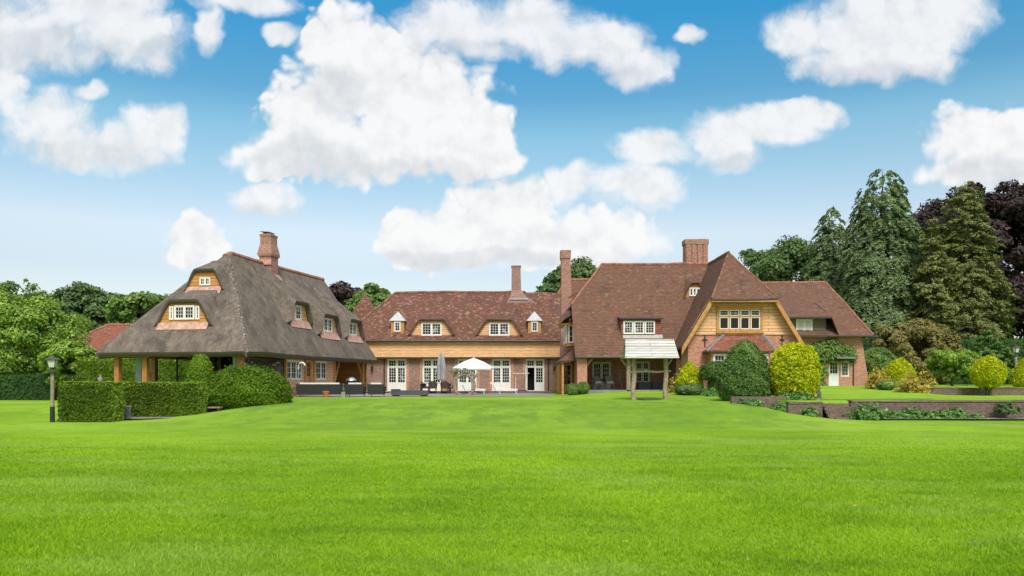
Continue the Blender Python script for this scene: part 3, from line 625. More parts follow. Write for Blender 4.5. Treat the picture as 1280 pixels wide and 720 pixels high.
# ridge chimney with splayed shoulders
M = MB(); cx, cy = wx(645, 69.4), 69.6
M.box(wx(633.5, 69), 68.9, 6.8, wx(668, 69), 70.9, wz(377, 69)); 
P1 = [(wx(633.5, 69), wz(377, 69)), (wx(637.5, 69), wz(371, 69)), (wx(639.3, 69), wz(362, 69)), (wx(639.6, 69), wz(333, 69)), (wx(639, 69), wz(332.5, 69)), (wx(639, 69), wz(330.8, 69))]
P2 = [(wx(668, 69), wz(377, 69)), (wx(658.5, 69), wz(369, 69)), (wx(651.6, 69), wz(361, 69)), (wx(650.6, 69), wz(333, 69)), (wx(651.4, 69), wz(332.5, 69)), (wx(651.4, 69), wz(330.8, 69))]
rows = []
for k, ((a, z), (b, _)) in enumerate(zip(P1, P2)):
    d = (1.0, .8, .52, .42, .46, .46)[k]; rows.append([(a, 69.9 - d, z), (b, 69.9 - d, z), (b, 69.9 + d, z), (a, 69.9 + d, z)])
M.grid(rows, True); M.face(rows[-1]); ch = M.build('chimney', 'brick_purple', MH)
M = MB(); M.box(wx(637.2, 69), 68.84, wz(374.5, 69), wx(660, 69), 68.89, wz(373, 69)); M.build('flashing', 'lead_light', ch)
# the small pyramid turret behind the left end
M = MB(); tc = (wx(454.5, 76), 77, 0); M.lathe([(2.0, 4.4), (1.55, 6.0), (.75, 8.0), (.05, 9.25)], tc, 4, R(45), True); M.build('turret_roof', 'tile_mixed', MH)
M = MB(); M.lathe([(1.7, 0), (1.7, 4.5)], tc, 4, R(45), True); M.build('turret_wall', 'brick_purple', MH)
M = MB(); M.lathe([(.16, 8.95), (.13, 9.2), (.02, 9.4)], tc, 8); M.build('turret_finial', 'ridge_tile', MH)

# ------------------------------------------------------------------ main house (world coordinates)
HH = thing('country_house', 'big brick country house with sweeping brown tiled roof and half hipped timber gable', 'house', (12, 55, .3), world=True)
s = 1.1; E0, Y0 = 2.5, 50.0; RZ, RY = 9.1, 56.0; HZ = 6.05; HY = Y0 + (HZ - E0) / s
M = MB()
M.slab([(3.95, Y0, E0), (13.9, Y0, E0), (13.9, RY, RZ), (6.27, RY, RZ), (3.95, HY, HZ)], .14, 1)
M.slab([(3.95, HY, HZ), (6.27, RY, RZ), (3.95, 2 * RY - HY, HZ)], .14, 1)
M.slab([(3.95, 2 * RY - HY, HZ), (6.27, RY, RZ), (13.9, RY, RZ), (13.9, 62, E0), (3.95, 62, E0)], .14, 1)
M.build('roof', ['tile_brown', 'gutter'], HH)
# rear roof with hipped end
M = MB(); M.slab([(1.8, 68, 4.6), (11, 68, 4.6), (11, 73, 10.1), (4.95, 73, 10.1)], .14, 1); M.slab([(1.8, 68, 4.6), (4.95, 73, 10.1), (1.8, 78, 4.6)], .14, 1); M.slab([(1.8, 78, 4.6), (4.95, 73, 10.1), (11, 73, 10.1), (11, 78, 4.6)], .14, 1); M.build('hipped_roof', ['tile_brown', 'gutter'], HH)
M = MB(); M.tube([(4.95, 73, 10.1), (11, 73, 10.1)], .13, 8); M.tube([(4.95, 73, 10.1), (1.8, 68, 4.6)], .13, 8)
M.build('hipped_ridge', 'ridge_tile', HH); M = MB()
M.tube([(6.27, RY, RZ), (13.8, RY, RZ)], .10, 8); M.tube([(6.27, RY, RZ), (3.95, HY, HZ)], .07, 8); M.build('ridge', 'ridge_tile', HH)
# gable wing
GX, GE, GZ, GR, gs = 13.8, 47.6, 6.05, 51.0, 1.65
xl, xr = GX - (9.1 - 3.0) / gs, GX + (9.1 - 3.0) / gs; jl, jr = GX - (9.1 - GZ) / gs, GX + (9.1 - GZ) / gs
M = MB()
M.slab([(xl, GE, 3.0), (jl, GE, GZ), (GX, GR, 9.1), (GX, 62, 9.1), (xl, 62, 3.0)][::-1], .14, 1)
M.slab([(xr, GE, 3.0), (jr, GE, GZ), (GX, GR, 9.1), (GX, 64, 9.1), (xr, 64, 3.0)], .14, 1)
M.slab([(jl - .12, GE - .25, GZ - .22), (jr + .12, GE - .25, GZ - .22), (GX, GR, 9.1 + .01)], .12, 1)
M.build('wing_roof', ['tile_brown', 'gutter'], HH)
M = MB(); M.tube([(GX, GR, 9.1), (GX, 56, 9.1)], .12, 8); M.tube([(GX, GR, 9.1), (jl - .1, GE - .2, GZ - .18)], .07, 8); M.tube([(GX, GR, 9.1), (jr + .1, GE - .2, GZ - .18)], .07, 8); M.build('wing_ridge', 'ridge_dark', HH)
def board(mb, p, q, wv, y0, y1):
    """a barge board along the sloping line p-q, wv deep"""
    a, b = (p[0], p[1]), (q[0], q[1])
    mb.box(0, 0, 0, 0, 0, 0) if False else None
    A = [(a[0], y0, a[1]), (b[0], y0, b[1]), (b[0], y0, b[1] - wv), (a[0], y0, a[1] - wv)]; B_ = [(x, y1, z) for x, _, z in A]
    mb.face(A[::-1]); mb.face(B_)
    for k in range(4): mb.face([A[k], B_[k], B_[(k + 1) % 4], A[(k + 1) % 4]])
for e_, j_ in ((xl, jl + .02), (xr, jr - .02)): M = MB(); board(M, (e_, 2.95), (j_, GZ), .42, GE - .08, GE + .12); M.build('barge_board', 'wood_honey', HH)
M = MB(); M.box(jl - .1, GE - .24, GZ - .42, jr + .1, GE + .3, GZ - .30); M.build('gable_soffit', 'wood_honey', HH)
gw = 48.1; bz = wz(416.8, gw)
def gx(z, sgn): return GX + sgn * (9.1 - z) / gs
M = MB(); x0, x1 = wx(860, gw), GX + (GX - wx(860, gw)) + .35
M.face([(x0, gw, -.2), (x1, gw, -.2), (x1, gw, 3.2), (gx(bz, 1), gw, bz), (gx(bz, -1), gw, bz), (x0, gw, 3.2)])
M.face([(x0, 51, -.2), (x0, gw, -.2), (x0, gw, 3.2), (x0, 51, 3.2)]); M.face([(x1, gw, -.2), (x1, 62, -.2), (x1, 62, 3.4), (x1, gw, 3.4)])
M.build('wing_wall', 'brick_red', HH)
M = MB(); M.face([(gx(bz, -1), gw - .04, bz), (gx(bz, 1), gw - .04, bz), (gx(GZ - .1, 1), gw - .04, GZ - .1), (gx(GZ - .1, -1), gw - .04, GZ - .1)]); M.box(gx(bz, -1) + .1, gw - .07, bz - .07, gx(bz, 1) - .1, gw + .05, bz + .02); M.build('gable_cladding', 'cladding', HH)
fg = frame((0, gw - .04, 0), (1, 0, 0), (0, -1, 0)); wa, wb = wx(897.2, gw), wx(951, gw); z0, z1 = wz(413.2, gw), wz(386, gw)
window(HH, fg, wa, z0, wb - wa, z1 - z0, n=4, nx=1, ny=1, c=.01, trans=.34, tny=2, fw=.085, mat='wood_honey', casing='wood_honey', sash='white_paint', name='gable_window')
M = MB(); M.box(wa - .14, gw - .17, z0 - .16, wb + .14, gw - .045, z0 - .095); M.build('window_sill', 'wood_honey', HH)
M = MB(); M.box(wa - .12, gw - .13, z1 + .10, wb + .12, gw - .045, z1 + .16); M.build('window_head', 'wood_honey', HH)
for px in (881, 977.5):
    M = MB(); x = wx(px, gw); M.box(x - .035, gw - .05, wz(433, gw), x + .035, gw - .005, wz(419, gw)); M.box(x - .15, gw - .045, wz(425.5, gw), x - .035, gw - .01, wz(424, gw)); M.box(x + .035, gw - .045, wz(425.5, gw), x + .15, gw - .01, wz(424, gw)); M.build('wall_anchor', 'iron', HH)
# bay with tiled lean-to roof
tb = bz - .06; a, b = wx(905, gw), wx(953, gw); c_, d = wx(883, 47), wx(970, 47); zb = wz(439, 47); yb = 46.95
M = MB(); M.slab([(c_, yb, zb), (d, yb, zb), (b, gw, tb), (a, gw, tb)], .09, 1); M.slab([(c_, yb, zb), (a, gw, tb), (c_, gw, zb)], .09, 1); M.slab([(d, yb, zb), (d, gw, zb), (b, gw, tb)], .09, 1); br = M.build('bay_roof', ['tile_red', 'gutter'], HH)
for p_, q_ in ((c_, a), (d, b)): M = MB(); M.tube([(p_, yb, zb + .0), (q_, gw, tb + .0)], .09, 6); M.build('hip_tile', 'lead', br)
M = MB(); M.box(c_ + .35, yb + .3, -.2, d - .35, gw - .01, 1.4); M.build('bay_wall', 'brick_red', HH)
M = MB(); M.box(c_ + .35, yb + .32, 1.4, d - .35, gw - .01, zb - .05); M.build('bay_frame', 'wood_honey', HH)
fb = frame((0, yb + .32, 0), (1, 0, 0), (0, -1, 0))
window(HH, fb, wx(892.5, 47), 1.5, 1.45, zb - .14 - 1.5, n=2, nx=3, ny=3, c=.005, fw=.08); window(HH, fb, wx(912, 47), 1.5, 1.5, zb - .14 - 1.5, n=2, nx=3, ny=3, c=.005, fw=.08); window(HH, fb, wx(945, 47), 1.5, .8, zb - .14 - 1.5, n=1, nx=3, ny=3, c=.005, fw=.08)
# eyebrow dormer in the wing's left slope
dormer(HH, (0, Y0, 0), (1, 0, 0), (0, 1, 0), E0, s, 12.25, 3.55, .85, .25, 1.15, .35, .12, .08, 'tile_brown', 'wood_honey', [dict(a=-.36, b=.22, w=.72, h=.56, n=3, nx=1, ny=1, fw=.05)], p=.6, sill=None)
# shed dormer of the front slope
q = 1.22; y = Y0 + q; zb = E0 + s * q; x0, x1 = wx(776.6, y), wx(826, y); zt = wz(397.5, y)
M = MB(); yb2 = Y0 + (zt + .12 - E0 + .0) / (s - .12) ; M.slab([(x0 - .12, y - .22, zt), (x1 + .12, y - .22, zt), (x1 + .12, yb2 + .3, zt + .12 * (yb2 - y + .5)), (x0 - .12, yb2 + .3, zt + .12 * (yb2 - y + .5))], .10, 1); sd_ = M.build('dormer', ['tile_brown', 'gutter'], HH)
M = MB(); M.face([(x0, y, zb - .1), (x1, y, zb - .1), (x1, y, zt - .08), (x0, y, zt - .08)])
for x in (x0, x1): M.face([(x, y, zb - .1), (x, y, zt - .08), (x, yb2, zt - .02)])
M.build('dormer_wall', 'tile_red', sd_)
fd = frame((0, y, 0), (1, 0, 0), (0, -1, 0)); w0 = wx(779, y)
for k in range(3): window(sd_, fd, w0 + k * .685, zb + .10, .655, .84, n=1, nx=3, ny=4, c=.02, fw=.055, one=True)
M = MB(); M.slab([(x0 + .1, y - .20, zb - .16), (x1 + .1, y - .20, zb - .16), (x1 + .1, y - .003, zb + .06), (x0 + .1, y - .003, zb + .06)], .03); M.build('lead_apron', 'render_stone', sd_)
# loggia under the front slope
flg = frame((0, 54.0, 0), (1, 0, 0), (0, -1, 0)); l0, l1 = wx(740.3, 54), wx(763.8, 54); m0, m1 = wx(794, 54), wx(812.5, 54)
M = MB(); wall(M, flg, 4.3, 11.2, .3, 2.75, [(l0, l1, .37, 2.22), (m0, m1, .80, 2.25)]); M.build('loggia_wall', 'brick_red', HH)
window(HH, flg, l0, .37, l1 - l0, 1.85, n=2, nx=3, ny=4, c=-.1, fw=.09, panel=.35, name='french_door'); window(HH, flg, m0, .8, m1 - m0, 1.45, n=2, nx=2, ny=3, c=-.1, trans=.4, tny=2, fw=.09)
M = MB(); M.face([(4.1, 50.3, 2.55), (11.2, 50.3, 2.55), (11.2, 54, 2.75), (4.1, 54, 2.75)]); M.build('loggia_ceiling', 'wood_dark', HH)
M = MB(); M.box(4.1, 50.25, 0.2, 4.72, 50.8, 2.5); M.tube([(4.7, 50.5, 1.9), (5.15, 50.5, 2.5)], .09, 6); M.build('corner_pier', 'brick_red', HH)
M = MB(); x = wx(785.5, 50.5); M.box(x - .12, 50.4, .3, x + .12, 50.64, 2.5); M.tube([(x, 50.52, 1.75), (x - .6, 50.52, 2.5)], .08, 6); M.tube([(x, 50.52, 1.75), (x + .6, 50.52, 2.5)], .08, 6); M.build('post', 'wood_weather', HH)
M = MB(); M.box(10.35, 50.3, .2, 10.8, 51, 2.6); M.build('pier', 'brick_red', HH)
M = MB(); M.box(4.2, 50.28, 2.33, 10.4, 50.46, 2.51); M.build('eaves_beam', 'wood_dark', HH)
M = MB(); M.tube([(3.95, Y0 - .06, E0 - .08), (10.4, Y0 - .06, E0 - .08)], .07, 8); M.tube([(10.2, 50.2, 2.4), (10.28, 50.5, 2.2), (10.28, 50.5, .4)], .045, 8); M.build('gutter', 'gutter', HH)
# left flank
M = MB(); fl = frame((4.25, 66, 0), (0, -1, 0), (-1, 0, 0))
wall(M, fl, 0, 15.2, -.2, 2.45); M.face([fl(15.2, 0, 2.45), fl(16 - 3.2 - .1, 0, HZ - .2), fl(7.2 + .1, 0, HZ - .2), fl(4.0, 0, 4.6), fl(0, 0, 4.6), fl(0, 0, 2.45)]); M.build('flank_wall', 'brick_red', HH)
M = MB(); M.tube([(4.12, 58.3, .0), (4.12, 58.3, 5.0)], .05, 8); M.build('drainpipe', 'brick_pink', HH)
by0, by1 = 54.3, 57.6
M = MB(); M.box(3.75, by0, 3.3, 4.26, by1, 4.95); bb = M.build('oriel', 'wood_honey', HH)
window(bb, frame((3.75, by1, 0), (0, -1, 0), (-1, 0, 0)), .15, 3.5, by1 - by0 - .3, 1.25, n=3, nx=2, ny=3, c=.01, fw=.09, one=True)
window(bb, frame((3.75, by0, 0), (1, 0, 0), (0, -1, 0)), .06, 3.5, .38, 1.25, n=1, nx=1, ny=3, c=.01, fw=.06, one=True)
M = MB(); M.smooth = True
rows = []
for k in range(9):
    t = k / 8; yy = by0 - .5 + (by1 - by0 + 1.0) * t; hh = .55 * math.sin(math.pi * t) + .05
    rows.append([(3.35, yy, 4.85 + hh * .7), (3.5, yy, 5.0 + hh), (3.9, yy, 5.25 + hh), (4.3, yy, 5.5 + hh)])
M.grid(rows); M.cur = 1; M.grid([[r[0], (r[0][0] + .02, r[0][1], r[0][2] - .14), (r[3][0], r[3][1], r[0][2] - .14)] for r in rows]); M.build('oriel_hood', ['tile_brown', 'wood_honey'], bb)
M = MB(); M.slab([(3.15, 51.6, 2.25), (3.15, 58.6, 2.25), (4.3, 58.2, 3.3), (4.3, 52.2, 3.3)][::-1], .10, 1); M.slab([(3.15, 51.6, 2.25), (4.3, 51.6, 2.25), (4.3, 52.2, 3.3)], .10, 1); M.build('porch_roof', ['tile_brown', 'gutter'], HH)
for y_ in (51.8, 54.6, 58.2): M = MB(); M.box(3.22, y_, .0, 3.36, y_ + .15, 2.2); M.build('porch_post', 'wood_honey', HH)
M = MB(); M.box(3.30, 54.9, .1, 4.2, 58.15, 2.15); M.build('porch_cladding', 'cladding_warm', HH)
window(HH, frame((4.25, 53.9, 0), (0, -1, 0), (-1, 0, 0)), 0, .1, 1.3, 2.05, n=2, nx=2, ny=3, c=.01, panel=.5, mat='wood_honey', name='door')
window(HH, frame((3.30, 54.9, 0), (1, 0, 0), (0, -1, 0)), .12, .1, .7, 2.0, n=1, nx=2, ny=4, c=.01, panel=.5, mat='wood_honey', name='door')
M = MB(); M.slab([(3.9, 56.5, 6.3), (4.6, 55.1, 6.9), (5.2, 55.5, 7.5), (5.2, 56.5, 7.5)], .1); M.box(4.35, 55.2, 5.6, 4.75, 56.2, 6.75); hd = M.build('hip_dormer', 'wood_honey', HH)
M = MB(); M.slab([(4.0, 54.75, 6.75), (5.4, 54.75, 7.5), (5.4, 56.6, 7.6), (4.0, 56.6, 6.85)], .10); M.build('dormer_roof', 'tile_brown', hd)
window(hd, frame((4.34, 55.2, 5.7), (1, 0, 0), (0, -1, 0)), .05, .1, .32, .8, n=1, nx=1, ny=2, c=.005, fw=.04, one=True)
# chimneys
M = MB(); cy = 61.0; rows = []
for l, r_, py, d in ((700.6, 715.5, 486, .62), (700.6, 715.5, 400, .62), (701.0, 714.6, 388, .58), (701.4, 713.2, 348, .5), (701.2, 712.3, 325, .5), (700.4, 712.9, 324, .56), (700.2, 713.1, 314, .58)):
    z = wz(py, cy); rows.append([(wx(l, cy), cy - d, z), (wx(r_, cy), cy - d, z), (wx(r_, cy), cy + d, z), (wx(l, cy), cy + d, z)])
M.grid(rows, True); M.face(rows[-1]); M.build('chimney', 'brick_pink', HH)
M = MB(); cy = 58.0; x0, x1, zt = wx(855.3, cy), wx(882.8, cy), wz(300.5, cy)
M.box(x0, cy - .5, 7.2, x1, cy + .5, zt - .35); M.box(x0 - .06, cy - .56, zt - .35, x1 + .06, cy + .56, zt)
for k in range(4): xx = x0 + (x1 - x0) * (k + .5) / 4; M.box(xx - .15, cy - .58, 7.6, xx + .15, cy - .505, zt - .38)
ch = M.build('chimney', 'brick_pink', HH)
M = MB(); M.box(x0 + .95, cy - .3, zt, x0 + 1.5, cy + .3, zt + .06); M.build('chimney_cap', 'lead', ch)
# right wing
RYF, RE, RRZ, rs = 61.2, 4.42, 9.16, .82; RY2 = 67.0
M = MB(); M.slab([(14.5, RYF, RE), (27.65, RYF, RE), (26.3, RY2, RRZ), (14.5, RY2, RRZ)], .13, 1); M.slab([(27.65, RYF, RE), (27.65, 2 * RY2 - RYF, RE), (26.3, RY2, RRZ)], .13, 1); M.slab([(14.5, RY2, RRZ), (26.3, RY2, RRZ), (27.65, 72.8, RE), (14.5, 72.8, RE)], .13, 1); M.build('annex_roof', ['tile_brown', 'gutter'], HH)
M = MB(); M.tube([(14.5, RY2, RRZ), (26.3, RY2, RRZ)], .09, 8); M.tube([(26.3, RY2, RRZ), (27.65, RYF, RE)], .08, 8); M.build('annex_ridge', 'ridge_tile', HH)
fy = 61.85; frw = frame((0, fy, 0), (1, 0, 0), (0, -1, 0)); da, db = wx(1036, fy), wx(1049, fy); ea, eb = wx(1051, fy), wx(1062, fy)
dz0 = wz(482.5, fy); dz1 = wz(451, fy)
M = MB(); wall(M, frw, 16.0, wx(1078, fy), .2, 4.5, [(da, db, dz0, dz1), (ea, eb, wz(471, fy), dz1)])
xr_ = wx(1078, fy); M.face([(xr_, fy, .2), (xr_, 72, .2), (xr_, 72, 4.5), (xr_, fy, 4.5)]); M.build('annex_wall', 'brick_red', HH)
M = MB(); A = [(xr_ - .5, fy - .02, .2), (xr_ + .62, fy - .02, .2), (xr_ + .30, fy - .02, 1.9), (xr_ + .003, fy - .02, 3.9), (xr_ - .5, fy - .02, 3.9)]; B_ = [(x, fy + .9, z) for x, _, z in A]; M.face(A); 
for k in range(5): M.face([A[k], B_[k], B_[(k + 1) % 5], A[(k + 1) % 5]])
M.build('buttress', 'brick_red', HH)
window(HH, frw, da, dz0, db - da, dz1 - dz0, n=1, nx=3, ny=3, c=-.1, panel=.85, fw=.07, name='door', label='white half glazed garden door'); window(HH, frw, ea, wz(471, fy), eb - ea, dz1 - wz(471, fy), n=1, nx=3, ny=4, c=-.1, fw=.08)
M = MB(); M.slab([(wx(1046, 61), 60.9, wz(447, 61)), (wx(1069, 61), 60.9, wz(447, 61)), (wx(1069, 61), fy, wz(444, 61)), (wx(1046, 61), fy, wz(444, 61))], .08); M.build('door_canopy', 'lead', HH)
M = MB(); x = wx(1066.5, fy); M.tube([(x, fy - .06, .5), (x, fy - .06, 2.8)], .045, 8); M.tube([(24.2, RYF - .05, RE - .08), (27.6, RYF - .05, RE - .08)], .06, 8); M.build('drainpipe', 'gutter', HH)
# weatherboarded wall dormer
gx0, gx1 = 16.6, wx(1032.5, fy - .1); wz0, wz1 = wz(420.5, fy - .1), wz(396.5, fy - .1)
M = MB(); M.box(gx0, fy - .12, wz0, gx1, fy + .8, wz1); dd = M.build('wall_dormer', 'cladding_grey', HH)
M = MB(); M.slab([(gx0, RYF - .2, wz1 - .02), (gx1 + .15, RYF - .2, wz1 - .02), (gx1 + .15, 65.2, wz1 + 1.62), (gx0, 65.2, wz1 + 1.62)], .12, 1); M.slab([(gx1 + .15, RYF - .2, wz1 - .02), (gx1 + .75, RYF - .05, RE + .05), (gx1 + .15, 65.0, wz1 + 1.6)], .08, 1); M.build('dormer_roof', ['tile_brown', 'gutter'], dd)
window(dd, frame((0, fy - .12, 0), (1, 0, 0), (0, -1, 0)), wx(994, fy), wz0 + .22, wx(1014.5, fy) - wx(994, fy), wz1 - wz0 - .36, n=2, nx=3, ny=4, c=.01, fw=.09, one=True, glass='curtain')

# old roofs sag: every roof plane is divided and settled a little
for root in (MH, HH):
    for o in list(root.children):
        if not any(k in o.name for k in ('roof', 'ridge')): continue
        bm = bmesh.new(); bm.from_mesh(o.data); bmesh.ops.triangulate(bm, faces=[f for f in bm.faces if len(f.verts) > 3])
        for _ in range(4):
            bmesh.ops.subdivide_edges(bm, edges=[e for e in bm.edges if e.calc_length() > 1.1], cuts=1)
            bmesh.ops.triangulate(bm, faces=[f for f in bm.faces if len(f.verts) > 3])
        xy = np.array([v.co[:] for v in bm.verts]) + np.array(root.location); d = .045 * noise2(xy[:, 0] * 5, xy[:, 1] * 5 + xy[:, 2] * 3, 15) + .035 * noise2(xy[:, 0] * 13, xy[:, 1] * 11 + xy[:, 2] * 9, 16)
        for v, q in zip(bm.verts, d): v.co.z += q
        bm.to_mesh(o.data); bm.free()
# ------------------------------------------------------------------ small red roofed outbuilding behind the left hedge
OB = thing('outbuilding', 'small brick outbuilding with red hipped tile roof left of the thatch', 'outbuilding', (-37.5, 78, -.6), world=True)
M = MB(); e, t = wz(444, 75), wz(405.5, 78); M.slab([(-44.5, 75, e), (-31, 75, e), (-34, 78.5, t), (-39.6, 78.5, t)], .12, 1); M.slab([(-44.5, 75, e), (-39.6, 78.5, t), (-44.5, 82, e)], .12, 1); M.slab([(-31, 75, e), (-31, 82, e), (-34, 78.5, t)], .12, 1); M.slab([(-44.5, 82, e), (-39.6, 78.5, t), (-34, 78.5, t), (-31, 82, e)], .12, 1); M.build('roof', ['tile_red', 'gutter'], OB)
M = MB(); M.box(-44, 75.4, -.7, -31.5, 81.6, e - .05); M.build('wall', 'brick_red', OB)
M = MB(); M.tube([(-39.6, 78.5, t), (-34, 78.5, t)], .12, 8); M.tube([(-39.6, 78.5, t), (-44.5, 75, e)], .12, 8); M.build('ridge', 'ridge_tile', OB)

# ------------------------------------------------------------------ vegetation helpers
def leaf_arrays(P, N, size, rng, asp=.55, jit=.55):
    n = len(P); N = N + rng.normal(0, jit, (n, 3)); N /= np.linalg.norm(N, axis=1)[:, None] + 1e-9
    T_ = np.cross(N, rng.normal(0, 1, (n, 3))); T_ /= np.linalg.norm(T_, axis=1)[:, None] + 1e-9; B_ = np.cross(N, T_)
    s_ = size * rng.uniform(.6, 1.3, n)[:, None]
    V = np.stack([P - T_ * s_, P + B_ * s_ * asp, P + T_ * s_, P - B_ * s_ * asp], 1).reshape(-1, 3)
    return V
def quads(n): return np.arange(n * 4).reshape(-1, 4)
def crown(parent, V, mat, core=None, coremat='leaf_dark_hedge', name='crown'):
    Fq = quads(len(V) // 4); idx = np.zeros(len(Fq), int); mats = [mat]
    if core is not None:
        cv, cf = core; Fq = np.concatenate([Fq, cf + len(V)]); idx = np.concatenate([idx, np.ones(len(cf), int)]); V = np.concatenate([V, cv]); mats.append(coremat)
    return mesh_np(name, V, Fq, mats, idx, parent)
def sphere_dirs(n, rng): d = rng.normal(0, 1, (n, 3)); return d / np.linalg.norm(d, axis=1)[:, None]
def clumps(rng, c, rad, ncl, per, leaf, rc, lift=.35, squash=.8, shell=.55):
    out = []; rm = min(rad)
    for k in range(ncl):
        d = sphere_dirs(1, rng)[0]; t = shell + (1 - shell) * rng.rand() ** .6
        lump = 1 + .16 * math.sin(3 * math.atan2(d[1], d[0]) + c[0]) + .12 * math.sin(5 * d[2] + c[1])
        cc = np.array(c) + d * np.array(rad) * t * lump; r_ = rc * rm * rng.uniform(.6, 1.25)
        e = sphere_dirs(per, rng); e[:, 2] = np.where(rng.rand(per) < lift, np.abs(e[:, 2]), e[:, 2])
        P = cc + e * r_ * np.array([1.15, 1.15, squash]) * rng.uniform(.55, 1.05, (per, 1))
        out.append(leaf_arrays(P, e + np.array([0, 0, .45]) + d * .3, leaf, rng))
    return np.concatenate(out)
def trunk(parent, H, r, rng, limbs=5, spread=2.0, base=0.0, mat='bark'):
    M = MB(); M.smooth = True; b = rng.uniform(-.15, .15, 2)
    M.tube([(0, 0, base - .3), (0, 0, base + .15 * H), (b[0], b[1], base + H * .5), (b[0] * 2, b[1] * 2, base + H)], [r * 1.35, r, r * .8, r * .35], 8)
    for k in range(limbs):
        a = 2 * math.pi * (k + rng.rand() * .6) / limbs; z = base + H * (.40 + .45 * k / limbs); L = spread * rng.uniform(.7, 1.1)
        M.tube([(b[0], b[1], z), (math.cos(a) * L * .5, math.sin(a) * L * .5, z + L * .35), (math.cos(a) * L, math.sin(a) * L, z + L * .8)], [r * .5, r * .32, r * .12], 6)
    return M.build('trunk', mat, parent)
def broadleaf(name, label, cat, x, y, top, rx, zbot, mat, seed, leaf=.34, ncl=90, per=170, ry=None, z=None, rc=.30, group=None, r=.28, shell=.5):
    rng = np.random.RandomState(seed); z = gz(x, y) if z is None else z; o = thing(name, label, cat, (x, y, z), group=group)
    hz = (top - zbot) / 2; c = (0, 0, zbot - z + hz)
    trunk(o, (zbot - z) + hz * 1.1, r, rng, 6, rx * .55)
    crown(o, clumps(rng, c, (rx * .82, (ry or rx) * .82, hz * .84), ncl, per, leaf, rc, shell=shell), mat); return o
def conifer(name, label, cat, x, y, top, rb, mat, seed, leaf=.30, n=620, per=26, droop=.9, zlow=.02, power=.75, spl=1.5, lumps=.2, group=None, up=0.0, bare=0.0, tops=()):
    rng = np.random.RandomState(seed); z = gz(x, y); o = thing(name, label, cat, (x, y, z), group=group); H = top - z; out = []
    def col(cx, cy, Hc, rbc, nn):
        ph = rng.rand() * 6
        for k in range(nn):
            t = zlow + (1 - zlow) * (1 - math.sqrt(rng.rand())) ** .9; az = rng.rand() * 6.283
            rr = rbc * (1 - t) ** power * (1 + lumps * math.sin(3 * az + 9 * t + ph) + lumps * .8 * math.sin(23 * t + 2 * az)) * rng.uniform(.72, 1.08)
            d = np.array([math.cos(az), math.sin(az), 0]); L = spl * (.45 + .75 * (1 - t)) * rng.uniform(.7, 1.2)
            p0 = np.array([cx, cy, Hc * t]) + d * max(0, rr - L * .6); s_ = rng.rand(per) ** .8
            ax = d * 1.0 + np.array([0, 0, up]); sag = -droop * s_ ** 2 * L
            P = p0 + ax * (s_ * L)[:, None]; P[:, 2] += sag
            side = np.array([-d[1], d[0], 0]); P += side * (rng.normal(0, .20, per) * L * (1.1 - .5 * s_))[:, None]; P[:, 2] += rng.normal(0, .07 * L, per)
            out.append(leaf_arrays(P, np.tile(d * .6 + np.array([0, 0, .8]), (per, 1)), leaf, rng, .42, .35))
    col(0, 0, H, rb, n)
    for dx, dyy, hh, rr, nn in tops: col(dx, dyy, hh - z, rr, nn)
    M = MB(); M.smooth = True; M.tube([(0, 0, -.3), (0, 0, H * .5), (0, 0, H * .97)], [.035 * H * .6, .02 * H * .6, .02], 8)
    for k in range(10):
        a = k * 2.4; zz = H * (.08 + .075 * k); L = rb * (1 - zz / H) ** power * .8; M.tube([(0, 0, zz), (math.cos(a) * L, math.sin(a) * L, zz - .05 * L)], [.07, .02], 5)
    M.build('trunk', 'bark', o); crown(o, np.concatenate(out), mat); return o
def lathe_core(prof, k=.9, n=20):
    rows = [[(r_ * k * math.cos(a), r_ * k * math.sin(a), z) for a in np.linspace(0, 6.2832, n, endpoint=False)] for r_, z in prof]
    V = np.array(rows).reshape(-1, 3); m = len(prof); i = np.arange(m * n).reshape(m, n); j = np.roll(i, -1, 1)
    return V, np.stack([i[:-1], j[:-1], j[1:], i[1:]], 2).reshape(-1, 4)
